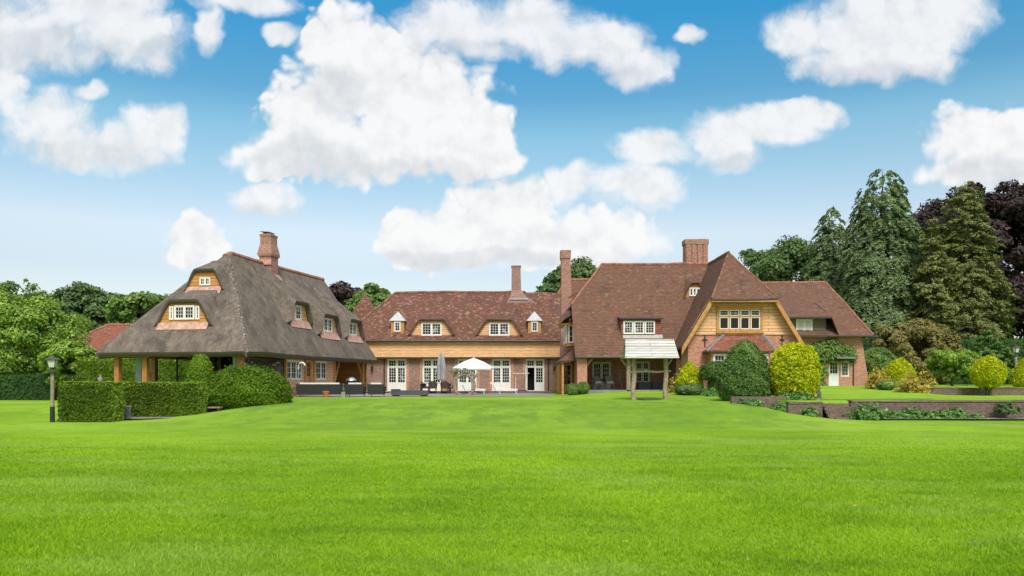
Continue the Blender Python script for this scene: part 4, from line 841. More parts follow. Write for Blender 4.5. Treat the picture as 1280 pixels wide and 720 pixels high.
def topiary(name, label, cat, x, y, prof, mat, seed, n=5000, leaf=.07, lump=.06, z=None, sx=1.0, sy=1.0, stem=None, group=None, coremat='leaf_dark_hedge', jit=.5, tuft=0.0, freq=4.0, rz=0):
    """a clipped bush: thousands of small leaves over a profile (radius, height) with an uneven surface and a dark twiggy core"""
    rng = np.random.RandomState(seed); z = gz(x, y) if z is None else z; o = thing(name, label, cat, (x, y, z), rz, group)
    pr = np.array(prof, float); zz = np.linspace(0, len(pr) - 1, 200); rr = np.interp(zz, np.arange(len(pr)), pr[:, 0]); hh = np.interp(zz, np.arange(len(pr)), pr[:, 1])
    dl = np.hypot(np.diff(rr), np.diff(hh)); wgt = dl * (rr[:-1] + rr[1:]) / 2 + 1e-4; ii = rng.choice(199, n, p=wgt / wgt.sum()); f = rng.rand(n)
    r_ = rr[ii] + (rr[ii + 1] - rr[ii]) * f; h_ = hh[ii] + (hh[ii + 1] - hh[ii]) * f; a = rng.rand(n) * 6.2832
    nr = (hh[ii + 1] - hh[ii]); nz = -(rr[ii + 1] - rr[ii]); q = np.hypot(nr, nz) + 1e-9; nr, nz = nr / q, nz / q
    R0 = pr[:, 0].max(); bmp = lump * R0 * (np.sin(a * freq + h_ * 3.1 + seed) * np.sin(h_ * 4.3 / R0 + a * 2) + .7 * np.sin(a * 7 + h_ * 7 / R0) * np.sin(h_ * 9 / R0 + seed)) + rng.normal(0, .012 * R0 + tuft * R0, n)
    nn = np.stack([nr * np.cos(a), nr * np.sin(a), nz], 1); P = np.stack([r_ * np.cos(a), r_ * np.sin(a), h_], 1) + nn * bmp[:, None]
    P += nn * (np.where(rng.rand(n) < .12, rng.exponential(.030 + .022 * R0, n), 0) + .085 * R0 * noise2(P[:, 0] * 5 / R0 + seed, P[:, 2] * 5 / R0 + P[:, 1] * 4 / R0, seed))[:, None]
    k = 1 - rng.rand(n) ** 2.5 * .10; P[:, :2] *= k[:, None]
    S = np.array([sx, sy, 1]); V = leaf_arrays(P * S, nn + np.array([0, 0, .25]), leaf, rng, .5, jit)
    coremat = mat if coremat == 'leaf_dark_hedge' else coremat; cv, cf = lathe_core(prof, .90 - lump); 
    if stem:
        M = MB(); M.smooth = True
        for k in range(4):
            b = k * 1.6; M.tube([(.06 * math.cos(b), .06 * math.sin(b), -.15), (.12 * math.cos(b), .12 * math.sin(b), stem * .5), (.45 * stem * math.cos(b), .45 * stem * math.sin(b), stem * 1.15)], [.09, .06, .04], 6)
        M.build('trunk', 'bark', o)
    crown(o, V, mat, (cv * S, cf), coremat); return o
def egg(r, h, n=14, zb=0.0, p=1.0):
    return [(max(.01, r * math.sin(math.pi * (k / (n - 1)) ** p)) if 0 < k < n - 1 else .01, zb + h * (1 - math.cos(math.pi * k / (n - 1))) / 2) for k in range(n)]
def hedge(name, label, x0, x1, y0, y1, z0, z1, mat, seed, leaf=.06, dens=260, rough=.05, group=None):
    rng = np.random.RandomState(seed); cx, cy = (x0 + x1) / 2, (y0 + y1) / 2; o = thing(name, label, 'hedge', (cx, cy, z0), group=group)
    L, D, H = x1 - x0, y1 - y0, z1 - z0; out = []; nor = []
    for ax, (A, fn) in {'f': (L * H, lambda u, v: ((u - .5) * L, -D / 2 + 0 * u, v * H)), 'b': (L * H * .4, lambda u, v: ((u - .5) * L, D / 2 + 0 * u, v * H)), 't': (L * D * 1.3, lambda u, v: ((u - .5) * L, (v - .5) * D, H + 0 * u)), 'l': (D * H, lambda u, v: (-L / 2 + 0 * u, (u - .5) * D, v * H)), 'r': (D * H, lambda u, v: (L / 2 + 0 * u, (u - .5) * D, v * H))}.items():
        n = int(A * dens); u, v = rng.rand(n), rng.rand(n); out.append(np.stack(fn(u, v), 1)); nor.append(np.tile({'f': (0, -1, .2), 'b': (0, 1, .2), 't': (0, 0, 1), 'l': (-1, 0, .2), 'r': (1, 0, .2)}[ax], (n, 1)))
    P = np.concatenate(out); N = np.concatenate(nor).astype(float); w = np.stack([noise2(P[:, 0] * 6 + P[:, 1] * 5, P[:, 2] * 8, seed), noise2(P[:, 0] * 7, P[:, 1] * 6 + P[:, 2] * 7, seed + 1)], 1)
    e = np.clip((P[:, 2] - H * .86) / (H * .14), 0, 1) ** 2 * (N[:, 2] < .5) * .10                           # softened shoulders
    P += N * (w[:, :1] * rough - e[:, None] + rng.normal(0, .018, (len(P), 1))); P[:, 2] += rough * .7 * noise2(P[:, 0] * 4, P[:, 1] * 4, seed + 2) * (P[:, 2] > H * .5)
    V = leaf_arrays(P, N + np.array([0, 0, .3]), leaf, rng, .5, .55)
    m2 = ((P[:, 2] > H * .93) & (rng.rand(len(P)) < .75)) | ((N[:, 0] > .5) & (rng.rand(len(P)) < .92)); V = V.reshape(-1, 12); fresh_lit, V = V[m2].reshape(-1, 3), V[~m2].reshape(-1, 3)  # top: new shoots mixed in; right face: its light painted as paler leaves
    k = .07; a, b, c = L / 2 - k, D / 2 - k, H - k
    cv = np.array([(sx * a, sy * b, zz) for zz in (0, c) for sx, sy in ((-1, -1), (1, -1), (1, 1), (-1, 1))], float); cf = np.array([(0, 1, 5, 4), (1, 2, 6, 5), (2, 3, 7, 6), (3, 0, 4, 7), (4, 5, 6, 7)])
    crown(o, V, mat, (cv, cf), mat, name='foliage')
    if mat == 'leaf_hedge': crown(o, fresh_lit, 'leaf_new_lit', name='fresh_and_lit_leaves')
    return o
def leafy(name, label, cat, x, y, r, h, mat, seed, leaf=.10, n=900, z=None, group=None, sx=1.0, tuft=.35):
    """a loose low plant: stems fanning out with leaves"""
    rng = np.random.RandomState(seed); z = gz(x, y) if z is None else z; o = thing(name, label, cat, (x, y, z), group=group)
    d = sphere_dirs(n, rng); d[:, 2] = np.abs(d[:, 2]); t = rng.rand(n, 1) ** .5
    P = d * t * np.array([r * sx, r, h]) * (1 + tuft * np.sin(d[:, :1] * 7 + seed) * np.sin(d[:, 1:2] * 6 + d[:, 2:] * 5)); V = leaf_arrays(P, d + np.array([0, 0, .4]), leaf, rng, .5, .5)
    M = MB()
    for k in range(7):
        a = k * .9 + seed; M.tube([(0, 0, -.05), (math.cos(a) * r * .35 * sx, math.sin(a) * r * .35, h * .5), (math.cos(a) * r * .6 * sx, math.sin(a) * r * .6, h * .8)], [.015 + .01 * r, .012, .006], 5)
    M.build('stem', 'bark', o); crown(o, V, mat, name='foliage'); return o

# ------------------------------------------------------------------ far trees
broadleaf('broadleaf_tree', 'big bright green tree spreading over the dark hedge at the left edge', 'tree', -43.4, 68.5, 8.9, 6.3, .1, 'leaf_bright', 11, .14, 190, 430, ry=4.5, z=-.6, rc=.27)
broadleaf('broadleaf_tree', 'low light green tree between the bright big tree and the thatch eaves', 'tree', -35.6, 64.5, 4.4, 2.5, .2, 'leaf_bright', 12, .16, 60, 230, z=-.6, r=.12)
for k, (x, y, top, rx, zb, m, lab) in enumerate((
    (-62, 98, 13.2, 6.5, 3, 'leaf_mid', 'mid green tree rising behind the top of the bright left tree'),
    (-51.5, 96, 13.0, 5.6, 2.5, 'leaf_deep', 'dark rounded tree standing above the ridge of the outbuilding'),
    (-42.5, 93, 12.1, 4.8, 2.5, 'leaf_mid', 'green tree partly hidden by the left slope of the thatched roof'),
    (-74, 100, 12.0, 6.5, 2, 'leaf_deep', 'dark tree at the far left edge behind the bright tree'),
    (-17.6, 104, 13.8, 4.4, 5, 'leaf_mid', 'green tree rising between the thatch ridge and the pyramid turret'),
    (8.0, 96, 16.0, 5.0, 6, 'leaf_deep', 'dark green tree behind the tall left chimney of the main house'),
    (35.0, 104, 20.6, 7.0, 4, 'leaf_deep', 'dark broad tree left of the tall conifers behind the right wing'))):
    broadleaf('broadleaf_tree', lab, 'tree', x, y, top, rx, zb, m, 20 + k, .27, 120, 260, rc=.27, group='broadleaf trees behind the houses')
broadleaf('copper_beech', 'dark purple tree showing over the far end of the thatch ridge', 'tree', -22.8, 108, 14.6, 4.6, 5, 'leaf_purple', 31, .36, 80, 150)
broadleaf('copper_beech', 'huge purple leaved beech filling the right edge behind the conifers', 'tree', 63, 104, 28.4, 18.5, .5, 'leaf_purple', 32, .34, 460, 280, ry=9, rc=.22, r=.6, shell=.6)
for k, (px, py, lab) in enumerate(((531, 360, 'small distant tree top left on the middle ridge line'), (546, 361, 'small distant tree top in the middle of the ridge line'), (562, 360, 'small distant tree top right on the middle ridge line'))):
    y = 140; broadleaf('broadleaf_tree', lab, 'tree', wx(px, y), y, wz(py, y), 1.3, 9, 'leaf_deep', 40 + k, .34, 16, 60, group='distant tree tops over the middle roof', shell=.3)
broadleaf('broadleaf_tree', 'thin sparse tree top sticking up above the left tree line', 'tree', wx(37, 92), 92, wz(333, 92), 1.5, 8.0, 'leaf_mid', 44, .15, 22, 26, rc=.3, shell=.1, r=.12)
conifer('conifer', 'slim green conifer leaning on the left side of the tallest one', 'tree', 37.2, 93, 21.2, 4.5, 'leaf_blue', 51, .18, 2600, 38, .9, power=.50, lumps=.10, spl=1.2)
conifer('conifer', 'tallest conifer with drooping blue green sprays behind the right wing', 'tree', 38.9, 84, 23.6, 5.6, 'leaf_blue', 52, .17, 3000, 44, .95, power=.46, lumps=.10, spl=1.3, tops=((1.6, 1.5, 23.9, 3.4, 420), (-1.6, 1.0, 21.5, 3.2, 380), (4.0, 0, 11, 3.4, 400)))
conifer('conifer', 'olive green feathery conifer before the purple beech', 'tree', 47.0, 83, 22.3, 4.5, 'leaf_olive', 53, .17, 1500, 44, .35, power=.55, spl=1.7, lumps=.16, up=.12)
conifer('conifer', 'short olive conifer between the tallest conifer and the feathery one', 'tree', 41.4, 79, 17.4, 2.4, 'leaf_olive', 54, .20, 620, 32, .25, power=.5, spl=1.4, lumps=.28, up=.12)
broadleaf('shrub_tree', 'wide brownish green shrub at the foot of the tall conifers', 'shrub', 36.6, 72, 7.0, 4.8, .4, 'leaf_brown', 61, .16, 130, 260, ry=2.5, r=.1)
conifer('conifer', 'feathery light green young conifer left of the right lamp', 'tree', 37.6, 63, 4.9, 2.2, 'leaf_cone', 62, .16, 300, 26, .15, power=.6, spl=1.0, up=.4)
broadleaf('maple_tree', 'small green maple with flat spreading crown above the upper wall', 'tree', 31.9, 58, 3.45, 2.15, 1.2, 'leaf_bright', 63, .10, 100, 200, ry=1.6, r=.09, rc=.32)
topiary('round_shrub', 'dark green rounded shrub beside the right wing buttress', 'shrub', 29.8, 65.5, egg(1.75, 3.1), 'leaf_mid', 64, 5200, .12, .08, sx=1.05)
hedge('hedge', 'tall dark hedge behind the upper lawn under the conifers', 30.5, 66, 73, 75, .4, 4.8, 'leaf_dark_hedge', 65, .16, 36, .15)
hedge('hedge', 'long hedge coloured dark for the shade below the bright left tree', -75, -37.5, 65.2, 66.2, -.7, 1.5, 'leaf_dark_hedge', 66, .14, 40, .12)  # dark leaf colour stands in for the tree's shade
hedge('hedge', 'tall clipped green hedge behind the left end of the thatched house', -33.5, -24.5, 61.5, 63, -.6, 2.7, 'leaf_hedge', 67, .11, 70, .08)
# ------------------------------------------------------------------ hedges and clipped bushes by the thatched house
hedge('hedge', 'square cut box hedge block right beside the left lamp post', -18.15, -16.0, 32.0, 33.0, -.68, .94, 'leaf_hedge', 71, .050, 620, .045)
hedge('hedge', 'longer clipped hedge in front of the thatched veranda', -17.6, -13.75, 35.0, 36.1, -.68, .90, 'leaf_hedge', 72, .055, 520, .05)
topiary('topiary_bush', 'rounded clipped cone rising between the long hedge and the big mound bush', 'bush', wx(250.5, 39.3), 39.3, [(.50, 0), (.58, .5), (.62, 1.2), (.60, 1.8), (.48, 2.35), (.25, 2.68), (.01, 2.78)], 'leaf_light_box', 73, 5200, .05, .03, z=-.5)
topiary('topiary_bush', 'big cushion shaped bush with lumpy top at the veranda corner', 'bush', -12.75, 38.2, [(1.6, 0), (2.02, .35), (2.14, .8), (2.0, 1.25), (1.55, 1.66), (.85, 1.92), (.01, 2.0)], 'leaf_box', 74, 15000, .062, .055, z=-.45, sy=.8, freq=3)
topiary('topiary_bush', 'dark green egg shaped conifer bush left of the golden one', 'bush', 11.15, 38.2, [(1.05, 0), (1.27, .35), (1.34, .8), (1.22, 1.35), (.98, 1.95), (.62, 2.5), (.3, 2.78), (.01, 2.9)], 'leaf_cone', 75, 12000, .060, .06, z=.0, tuft=.012)
topiary('golden_bush', 'bright golden yellow barrel shaped bush right of the dark egg bush', 'bush', 13.25, 37.6, [(.50, 0), (.82, .35), (1.02, .8), (1.09, 1.3), (1.04, 1.85), (.86, 2.3), (.5, 2.62), (.01, 2.74)], 'leaf_gold', 76, 9500, .075, .05, z=-.02, tuft=.02, jit=.7, coremat='leaf_gold')
topiary('golden_bush', 'small golden cone bush against the gable wall', 'bush', wx(862, 46), 46, [(.55, 0), (.72, .3), (.75, .7), (.6, 1.15), (.34, 1.58), (.01, 1.85)], 'leaf_gold', 77, 3600, .062, .05, tuft=.02, jit=.7, coremat='leaf_gold')
topiary('low_shrub', 'low dark shrub at the foot of the small golden cone', 'shrub', wx(861, 44.6), 44.6, egg(.85, .55), 'leaf_deep', 78, 1800, .06, .08)
leafy('low_shrub', 'pale yellow shrub left of the small golden cone', 'shrub', wx(843, 46.5), 46.5, .42, .95, 'leaf_golden_rust', 79, .08, 500)
topiary('cloud_pine', 'mushroom shaped clipped pine between the small golden cone and the egg bush', 'bush', wx(893, 45), 45, [(.30, .0), (.36, .5), (.34, .8), (.72, .92), (.80, 1.2), (.68, 1.5), (.36, 1.72), (.01, 1.8)], 'leaf_cone', 80, 3400, .065, .07)
for px, y, r_, lab in ((889, 43, .4, 'low green ground plant at the left foot of the egg bush'), (880, 44, .3, 'tiny green ground plant under the mushroom shaped pine'), (1003, 36.6, .62, 'dark leafy ground plant at the foot of the golden barrel bush'), (984, 36.8, .5, 'green fern like plant between egg bush and golden barrel bush')):
    leafy('ground_plant', lab, 'plant', wx(px, y), y, r_, .42, 'leaf_low', int(px), .08, 420)
for x, lab in ((wx(715, 50.1), 'left one of the two clipped box balls before the loggia'), (wx(728.5, 50.0), 'right one of the two clipped box balls before the loggia')):
    topiary('box_ball', lab, 'bush', x, 49.8, egg(.42, .72), 'leaf_mid', int(x * 10), 1500, .045, .04, z=.03 if x < 4 else .15, group='box balls before the loggia')
# right garden
topiary('golden_bush', 'golden dome bush between the two rusty yellow shrubs', 'bush', wx(1124, 54), 54, [(.7, 0), (.95, .4), (.98, .9), (.75, 1.4), (.4, 1.75), (.01, 1.92)], 'leaf_gold', 81, 4200, .07, .06, tuft=.02, jit=.7, coremat='leaf_gold')
leafy('rusty_shrub', 'rusty yellow shrub nearest to the house door', 'shrub', wx(1098, 52), 52, .82, 1.15, 'leaf_golden_rust', 82, .09, 1900)
leafy('rusty_shrub', 'larger rusty yellow shrub at the end of the upper wall', 'shrub', wx(1145, 46.6), 46.6, 1.05, 1.35, 'leaf_golden_rust', 83, .09, 3200, z=.12)
topiary('low_shrub', 'low dark green shrub between the rusty yellow shrubs', 'shrub', wx(1113, 50), 50, egg(.85, .62), 'leaf_mid', 84, 1800, .07, .1, z=.3)
topiary('golden_bush', 'round golden bush on dark stems in front of the upper wall', 'bush', wx(1235.5, 44.8), 44.8, [(.10, .52), (.5, .60), (.77, .92), (.84, 1.28), (.74, 1.66), (.46, 2.0), (.01, 2.18)], 'leaf_gold', 85, 5200, .06, .05, z=.12, stem=.62, tuft=.015, jit=.7, coremat='leaf_gold')
topiary('golden_bush', 'golden conifer cut off by the right edge beside the lamp', 'bush', wx(1284, 52), 52, [(.7, 0), (.9, .4), (.8, 1.0), (.4, 1.7), (.01, 2.0)], 'leaf_gold', 86, 3200, .07, .06, tuft=.02, jit=.7, coremat='leaf_gold')
rng = np.random.RandomState(5)
for k, (px, w, h, lab) in enumerate(((1086, .95, .82, 'biggest leafy green plant at the left end of the lower wall'), (1122, .45, .42, 'small pale leafed plant right of the biggest wall foot plant'), (1141, .55, .62, 'bushy plant climbing the lower wall face'), (1160, .5, .5, 'round leafy plant in the middle of the wall foot bed'), (1178, .5, .48, 'leafy plant left of the pale stones in the wall bed'), (1196, .5, .62, 'last dense leafy plant before the bare gravel bed'), (1222, .35, .25, 'low sparse weed in the gravel bed'), (1262, .6, .55, 'dark plant hanging on the lower wall at the right edge'))):
    leafy('wall_plant', lab, 'plant', wx(px, 33.3), 33.35, w * .85, h * .75, 'leaf_low' if k != 7 else 'leaf_deep', 90 + k, .085, int(1500 * w), z=-.62 if k != 7 else -.35, sx=1.0)
for px, y, r_, h_, lab in ((938, 36.2, .55, .32, 'low leafy plant hanging over the brick edging below the egg bush'), (978, 35.6, .6, .45, 'leafy plant between the brick edging and the short dark wall'), (1012, 33.8, .35, .40, 'small leafy plant before the short dark wall left of the steps')):
    leafy('wall_plant', lab, 'plant', wx(px, y), y, r_, h_, 'leaf_low', int(px), .075, 600, z=gz(wx(px, y), y - .1))
# climbing plant on the right wing (leaves on the wall, own thing)
rng = np.random.RandomState(8); cl = thing('climbing_plant', 'green climbing plant over the wall and canopy of the white garden door', 'climber', (wx(1022, 61.7), 61.7, .5)); pts = []
for (px, py, rx, ry_, n) in ((1020, 462, 11, 26, 900), (1018, 440, 12, 10, 500), (1034, 438, 15, 8, 650), (1050, 441, 12, 6, 450), (1062, 445, 8, 6, 250), (1038, 428, 8, 4, 150), (1040, 447, 18, 6, 500), (1022, 482, 7, 8, 250), (1056, 434, 10, 3, 120)):
    a = rng.normal(0, .5, (n, 2)); X = wx(px + a[:, 0] * rx, 61.7); Z = wz(py + a[:, 1] * ry_, 61.7); pts.append(np.stack([X, 61.76 - np.abs(rng.normal(0, .22, n)), Z], 1))
P = np.concatenate(pts) - np.array(cl.location); P = P[P[:, 2] > 0]
M = MB()
for k in range(5): M.tube([(-.3 + .15 * k, .05, 0), (-.3 + .2 * k, .04, 1.6), (-.2 + .45 * k, .03, 2.7 + .1 * k)], [.03, .025, .012], 5)
M.build('stem', 'bark', cl); crown(cl, leaf_arrays(P, np.tile((0, -1, .5), (len(P), 1)), .12, rng, .6, .5), 'leaf_mid', name='foliage')

# ------------------------------------------------------------------ garden walls, steps, edging
def brick_wall(name, label, x0, x1, y0, y1, z0, z1, coping=True):
    o = thing(name, label, 'garden wall', ((x0 + x1) / 2, y0, z0), world=True)
    rng = np.random.RandomState(int(x0 * 7 + 500)); n = max(2, int((x1 - x0) / .8)); xs = np.linspace(x0, x1, n); dz = rng.normal(0, .012, n)
    M = MB(); zt = z1 - (.07 if coping else 0)
    for i in range(n - 1):
        M.face([(xs[i], y0, z0), (xs[i + 1], y0, z0), (xs[i + 1], y0, zt + dz[i + 1]), (xs[i], y0, zt + dz[i])]); M.face([(xs[i], y0, zt + dz[i]), (xs[i + 1], y0, zt + dz[i + 1]), (xs[i + 1], y1, zt + dz[i + 1]), (xs[i], y1, zt + dz[i])])
    M.face([(x0, y1, z0), (x0, y0, z0), (x0, y0, zt + dz[0]), (x0, y1, zt + dz[0])]); M.face([(x1, y0, z0), (x1, y1, z0), (x1, y1, zt + dz[-1]), (x1, y0, zt + dz[-1])]); M.build('wall_face', 'brick_wall', o)
    if coping:
        M = MB(); A = [(xs[i], y0 - .03, zt + dz[i] + .002) for i in range(n)]; 
        M.grid([[(x, y0 - .03, z) for x, _, z in A], [(x, y0 - .03, z + .07) for x, _, z in A], [(x, y1 + .03, z + .07) for x, _, z in A], [(x, y1 + .03, z) for x, _, z in A]]); M.build('coping', 'brick_wall', o)
    return o
brick_wall('garden_wall', 'long low dark brick wall with plants at its foot along the right lawn', 14.35, 46, 33.88, 34.2, -.8, .15)
brick_wall('garden_wall', 'short dark brick wall left of the garden steps', 11.75, 13.2, 34.0, 34.3, -.8, .07)
brick_wall('garden_wall', 'upper dark brick wall behind the round golden bush', 23.7, 50, 45.9, 46.15, .0, .58)
brick_wall('garden_wall', 'short brick edging below the egg bush', 10.0, 12.5, 36.4, 36.65, -.45, .26, False)
st = thing('garden_steps', 'dark brick garden steps between the two lower walls', 'steps', (13.8, 34, -.7), world=True)
for k in range(5):
    M = MB(); M.box(13.22, 33.3 + .17 * k, -.75, 14.33, 34.3, -.52 + .135 * k); M.build('step', 'brick_wall', st)
brick_wall('brick_kerb', 'low brick kerb along the back of the terrace before the french doors', -9.2, 3.4, 59.6, 59.85, -.05, .16, False)
sheet('grass_strip', [(-11.5, 59.86), (3.4, 59.86), (3.4, 64.6), (-11.5, 64.6)], .10, 'lawn')
for x, y, s_, lab in ((wx(1191, 33.2), 33.3, .13, 'left pale stone lying by the lower wall'), (wx(1198, 33.2), 33.25, .10, 'right pale stone lying by the lower wall')):
    M = MB(); M.lathe([(.6 * s_, 0), (1.1 * s_, .3 * s_), (.9 * s_, .8 * s_), (.3 * s_, 1.0 * s_)], n=7); o = M.build('stone', 'render_stone', None, (x, y, -.62)); o.rotation_euler = (0, .2, x); tag(o, lab, 'stone')

# ------------------------------------------------------------------ lamp posts
def lamp_post(label, x, y, H, mat):
    o = thing('lamp_post', label, 'lamp post', (x, y, gz(x, y)), .2); k = H / 2.6
    M = MB(); M.smooth = False; M.lathe([(.095, -.2), (.09, .62 * k)], n=12); M.build('base_sleeve', 'iron', o)
    M = MB(); M.lathe([(.075, .62 * k), (.068, 1.9 * k), (.066, 1.98 * k)], n=12); M.build('pole', mat, o)
    M = MB(); M.lathe([(.068, 1.98 * k), (.17, 2.0 * k), (.17, 2.04 * k), (.07, 2.06 * k), (.06, 2.15 * k), (.12, 2.18 * k)], n=12); hd = M.build('lantern_holder', 'lamp_iron', o)
    M = MB(); M.lathe([(.13, 2.19 * k), (.225, 2.47 * k)], n=4, ph=R(45), sq=False); M.build('lantern_glass', 'lamp_glass', o)
    for q in range(4):
        a = R(45 + 90 * q); M = MB(); M.tube([(.135 * math.cos(a), .135 * math.sin(a), 2.18 * k), (.232 * math.cos(a), .232 * math.sin(a), 2.48 * k)], .014, 6); M.build('lantern_bar', 'lamp_iron', o)
    M = MB(); M.lathe([(.31, 2.475 * k), (.31, 2.495 * k), (.22, 2.55 * k), (.05, 2.60 * k), (.02, 2.64 * k)], n=4, ph=R(45)); M.build('lantern_roof', 'lamp_iron', o)
    return o
lamp_post('weathered lamp post with black foot left of the square hedge', wx(65.5, 32), 32, 2.6, 'wood_weather')
lamp_post('pale lamp post among shrubs at the right edge', wx(1270, 54), 54, 2.75, 'stone')

# ------------------------------------------------------------------ well canopy
wl = thing('well_canopy', 'rustic timber canopy with white plank roof on the lawn', 'canopy', (wx(812, 40), 40, gz(wx(812, 40), 40)))
zb_ = wl.location.z
for sx in (-.80, .80):
    M = MB(); M.smooth = True; M.tube([(sx + .02, 0, -.25), (sx - .03, .02, .5), (sx + .03, -.01, 1.2), (sx, 0, 2.2)], [.13, .115, .12, .11], 9); M.build('post', 'dead_wood', wl)
M = MB(); M.smooth = True; M.tube([(-1.05, -.05, 1.36), (-.3, -.02, 1.42), (.4, -.04, 1.38), (1.05, -.05, 1.43)], [.05, .065, .055, .05], 8); M.build('windlass', 'dead_wood', wl)
M = MB()
zr, ze = wz(425, 40.4) - zb_, wz(447.5, 39.4) - zb_
for sg, nm in ((-1, 'roof_slope'), (1, 'roof_slope')):
    M = MB(); n = 5
    for k in range(n):
        t0, t1 = k / n, (k + 1) / n + .03; ya, yb_ = sg * .75 * (1 - t0), sg * .75 * (1 - t1); za, zz = ze + (zr - ze) * t0, ze + (zr - ze) * t1; wt = 1.33 - .12 * t0; wt2 = 1.33 - .12 * t1; lift = .022
        pts = [(-wt, ya, za + lift), (wt, ya, za + lift), (wt2, yb_, zz), (-wt2, yb_, zz)]
        M.slab(pts if sg < 0 else pts[::-1], .025)
    M.build(nm, 'whiteboards', wl)
M = MB(); M.box(-1.1, -.6, ze - .04, -1.0, .6, ze + .02); M.box(-1.05, -.05, 2.15, 1.05, .05, 2.25); M.build('roof_beam', 'wood_weather', wl)
M = MB()
for sx in (-1, 1): M.face([(sx * 1.15, -.62, ze + .02), (sx * 1.15, .62, ze + .02), (sx * 1.12, 0, zr - .08)])
M.build('gable_board', 'wood_weather', wl)
for sx in (-1, 1):
    M = MB(); M.tube([(sx * .78, 0, 1.55), (sx * 1.1, 0, 2.0)], .045, 6); M.build('brace', 'dead_wood', wl)
M = MB(); M.lathe([(.62, -.1), (.62, .06), (.5, .06), (.5, -.05)], n=18); o = M.build('well_ring', 'stone_dark', wl)

# ------------------------------------------------------------------ terrace furniture
def sofa(label, x0, x1, y, nc, z=.015, group='black wicker sofas along the lawn edge'):
    o = thing('wicker_sofa', label, 'sofa', ((x0 + x1) / 2, y, z), group=group); L = x1 - x0; a = L / 2
    M = MB(); A = [(-a + .05, -.05, .14), (a - .05, -.05, .14), (a, -.12, .74), (-a, -.12, .74)]; B_ = [(p[0], p[1] + .14, p[2]) for p in A]
    M.face(A); M.face(B_[::-1])
    for k in range(4): M.face([A[k], B_[k], B_[(k + 1) % 4], A[(k + 1) % 4]])
    M.build('backrest', 'wicker', o)
    M = MB(); M.box(-a + .06, .095, .14, a - .06, .85, .34); M.build('seat', 'wicker', o)
    for sx in (-1, 1):
        M = MB(); M.box(sx * (a - .08) - .08, .095, .345, sx * (a - .08) + .08, .84, .60); M.build('armrest', 'wicker', o)
    w = (L - .36) / nc
    for k in range(nc):
        M = MB(); M.box(-a + .18 + w * k + .01, .10, .36, -a + .18 + w * (k + 1) - .01, .30, .83); M.build('back_cushion', 'cushion', o)
        M = MB(); M.box(-a + .18 + w * k + .01, .305, .345, -a + .18 + w * (k + 1) - .01, .83, .47); M.build('seat_cushion', 'cushion', o)
    for sx in (-1, 1):
        for yy in (.02, .78):
            M = MB(); M.box(sx * (a - .12) - .03, yy - .03, 0, sx * (a - .12) + .03, yy + .03, .138); M.build('leg', 'steel', o)
sofa('longest black wicker sofa with white cushions beside the thatched house', wx(370, 47.3), wx(427.5, 47.3), 47.3, 4)
sofa('black wicker armchair next to the long sofa, left of the timber post', wx(431, 47.3), wx(455, 47.3), 47.3, 2)
sofa('black wicker armchair right of the timber post', wx(459, 47.3), wx(480, 47.3), 47.3, 1)
o = thing('daybed', 'long low dark grey wicker daybed before the first french door', 'daybed', (wx(512.5, 48.8), 48.8, .012)); a = 1.12
M = MB(); M.box(-a + .02, -.35, .07, a - .02, .35, .36); M.build('base', 'grey_panel', o); M = MB(); M.box(-a, -.36, .36, -a + .5, .36, .43); M.build('headrest', 'wicker', o)
for sx in (-1, 1): M = MB(); M.box(sx * .85 - .18, -.30, 0, sx * .85 + .18, .30, .068); M.build('foot', 'wicker', o)
def lounger(label, px0, px1, y):
    L = wx(px1, y) - wx(px0, y); o = thing('sun_lounger', label, 'sun lounger', (wx(px0, y), y, .014), group='white sun loungers on the terrace')
    M = MB(); M.slab([(.55, -.32, .30), (L, -.32, .28), (L, .32, .28), (.55, .32, .30)], .05); M.build('frame', 'white_paint', o)
    M = MB(); M.slab([(0, -.30, .86), (.62, -.30, .40), (.62, .30, .40), (0, .30, .86)], .09); M.build('backrest_cushion', 'cushion', o)
    M = MB(); M.slab([(.625, -.30, .39), (L - .02, -.30, .38), (L - .02, .30, .38), (.625, .30, .39)], .08); M.build('seat_cushion', 'cushion', o)
    M = MB(); M.tube([(.12, 0, .74), (.34, 0, .25)], .025, 6); M.build('prop', 'white_paint', o)
    for xx in (.6, L - .15):
        for yy in (-.28, .28): M = MB(); M.tube([(xx, yy, .25), (xx + .08, yy, 0)], .022, 6); M.build('leg', 'white_paint', o)
lounger('white sun lounger left, half behind the olive tree', 575, 607, 55); lounger('white sun lounger right, with raised back before the french door', 613, 647, 55)
# parasols
o = thing('parasol', 'open white parasol shading the terrace before the middle french door', 'parasol', (wx(592, 57), 57, .014))
zt = wz(447.5, 57); ze_ = wz(460.0, 57)
M = MB(); n = 8; r_ = 1.5
for k in range(n):
    a, b = 2 * math.pi * k / n + .2, 2 * math.pi * (k + 1) / n + .2
    m_ = [(r_ * .5 * math.cos(t), r_ * .5 * math.sin(t), ze_ + (zt - ze_) * .60) for t in (a, b)]; e_ = [(r_ * math.cos(t), r_ * math.sin(t), ze_) for t in (a, b)]
    M.face([e_[0], e_[1], m_[1], m_[0]]); M.face([m_[0], m_[1], (0, 0, zt)]); lo = [(p[0], p[1], p[2] - .13) for p in e_]; M.face([lo[0], lo[1], e_[1], e_[0]])
M.build('canopy', 'canvas_white', o)
M = MB(); M.tube([(0, 0, 0), (0, 0, zt + .08)], .03, 8); M.build('pole', 'white_paint', o); M = MB(); M.lathe([(.30, 0), (.30, .06), (.06, .1), (.05, .3)], n=12); M.build('foot', 'stone', o)
for k in range(n): a = 2 * math.pi * k / n + .2; M = MB(); M.tube([(0, 0, zt - .05), (r_ * .98 * math.cos(a), r_ * .98 * math.sin(a), ze_ - .02)], .012, 5); M.build('rib', 'white_paint', o)
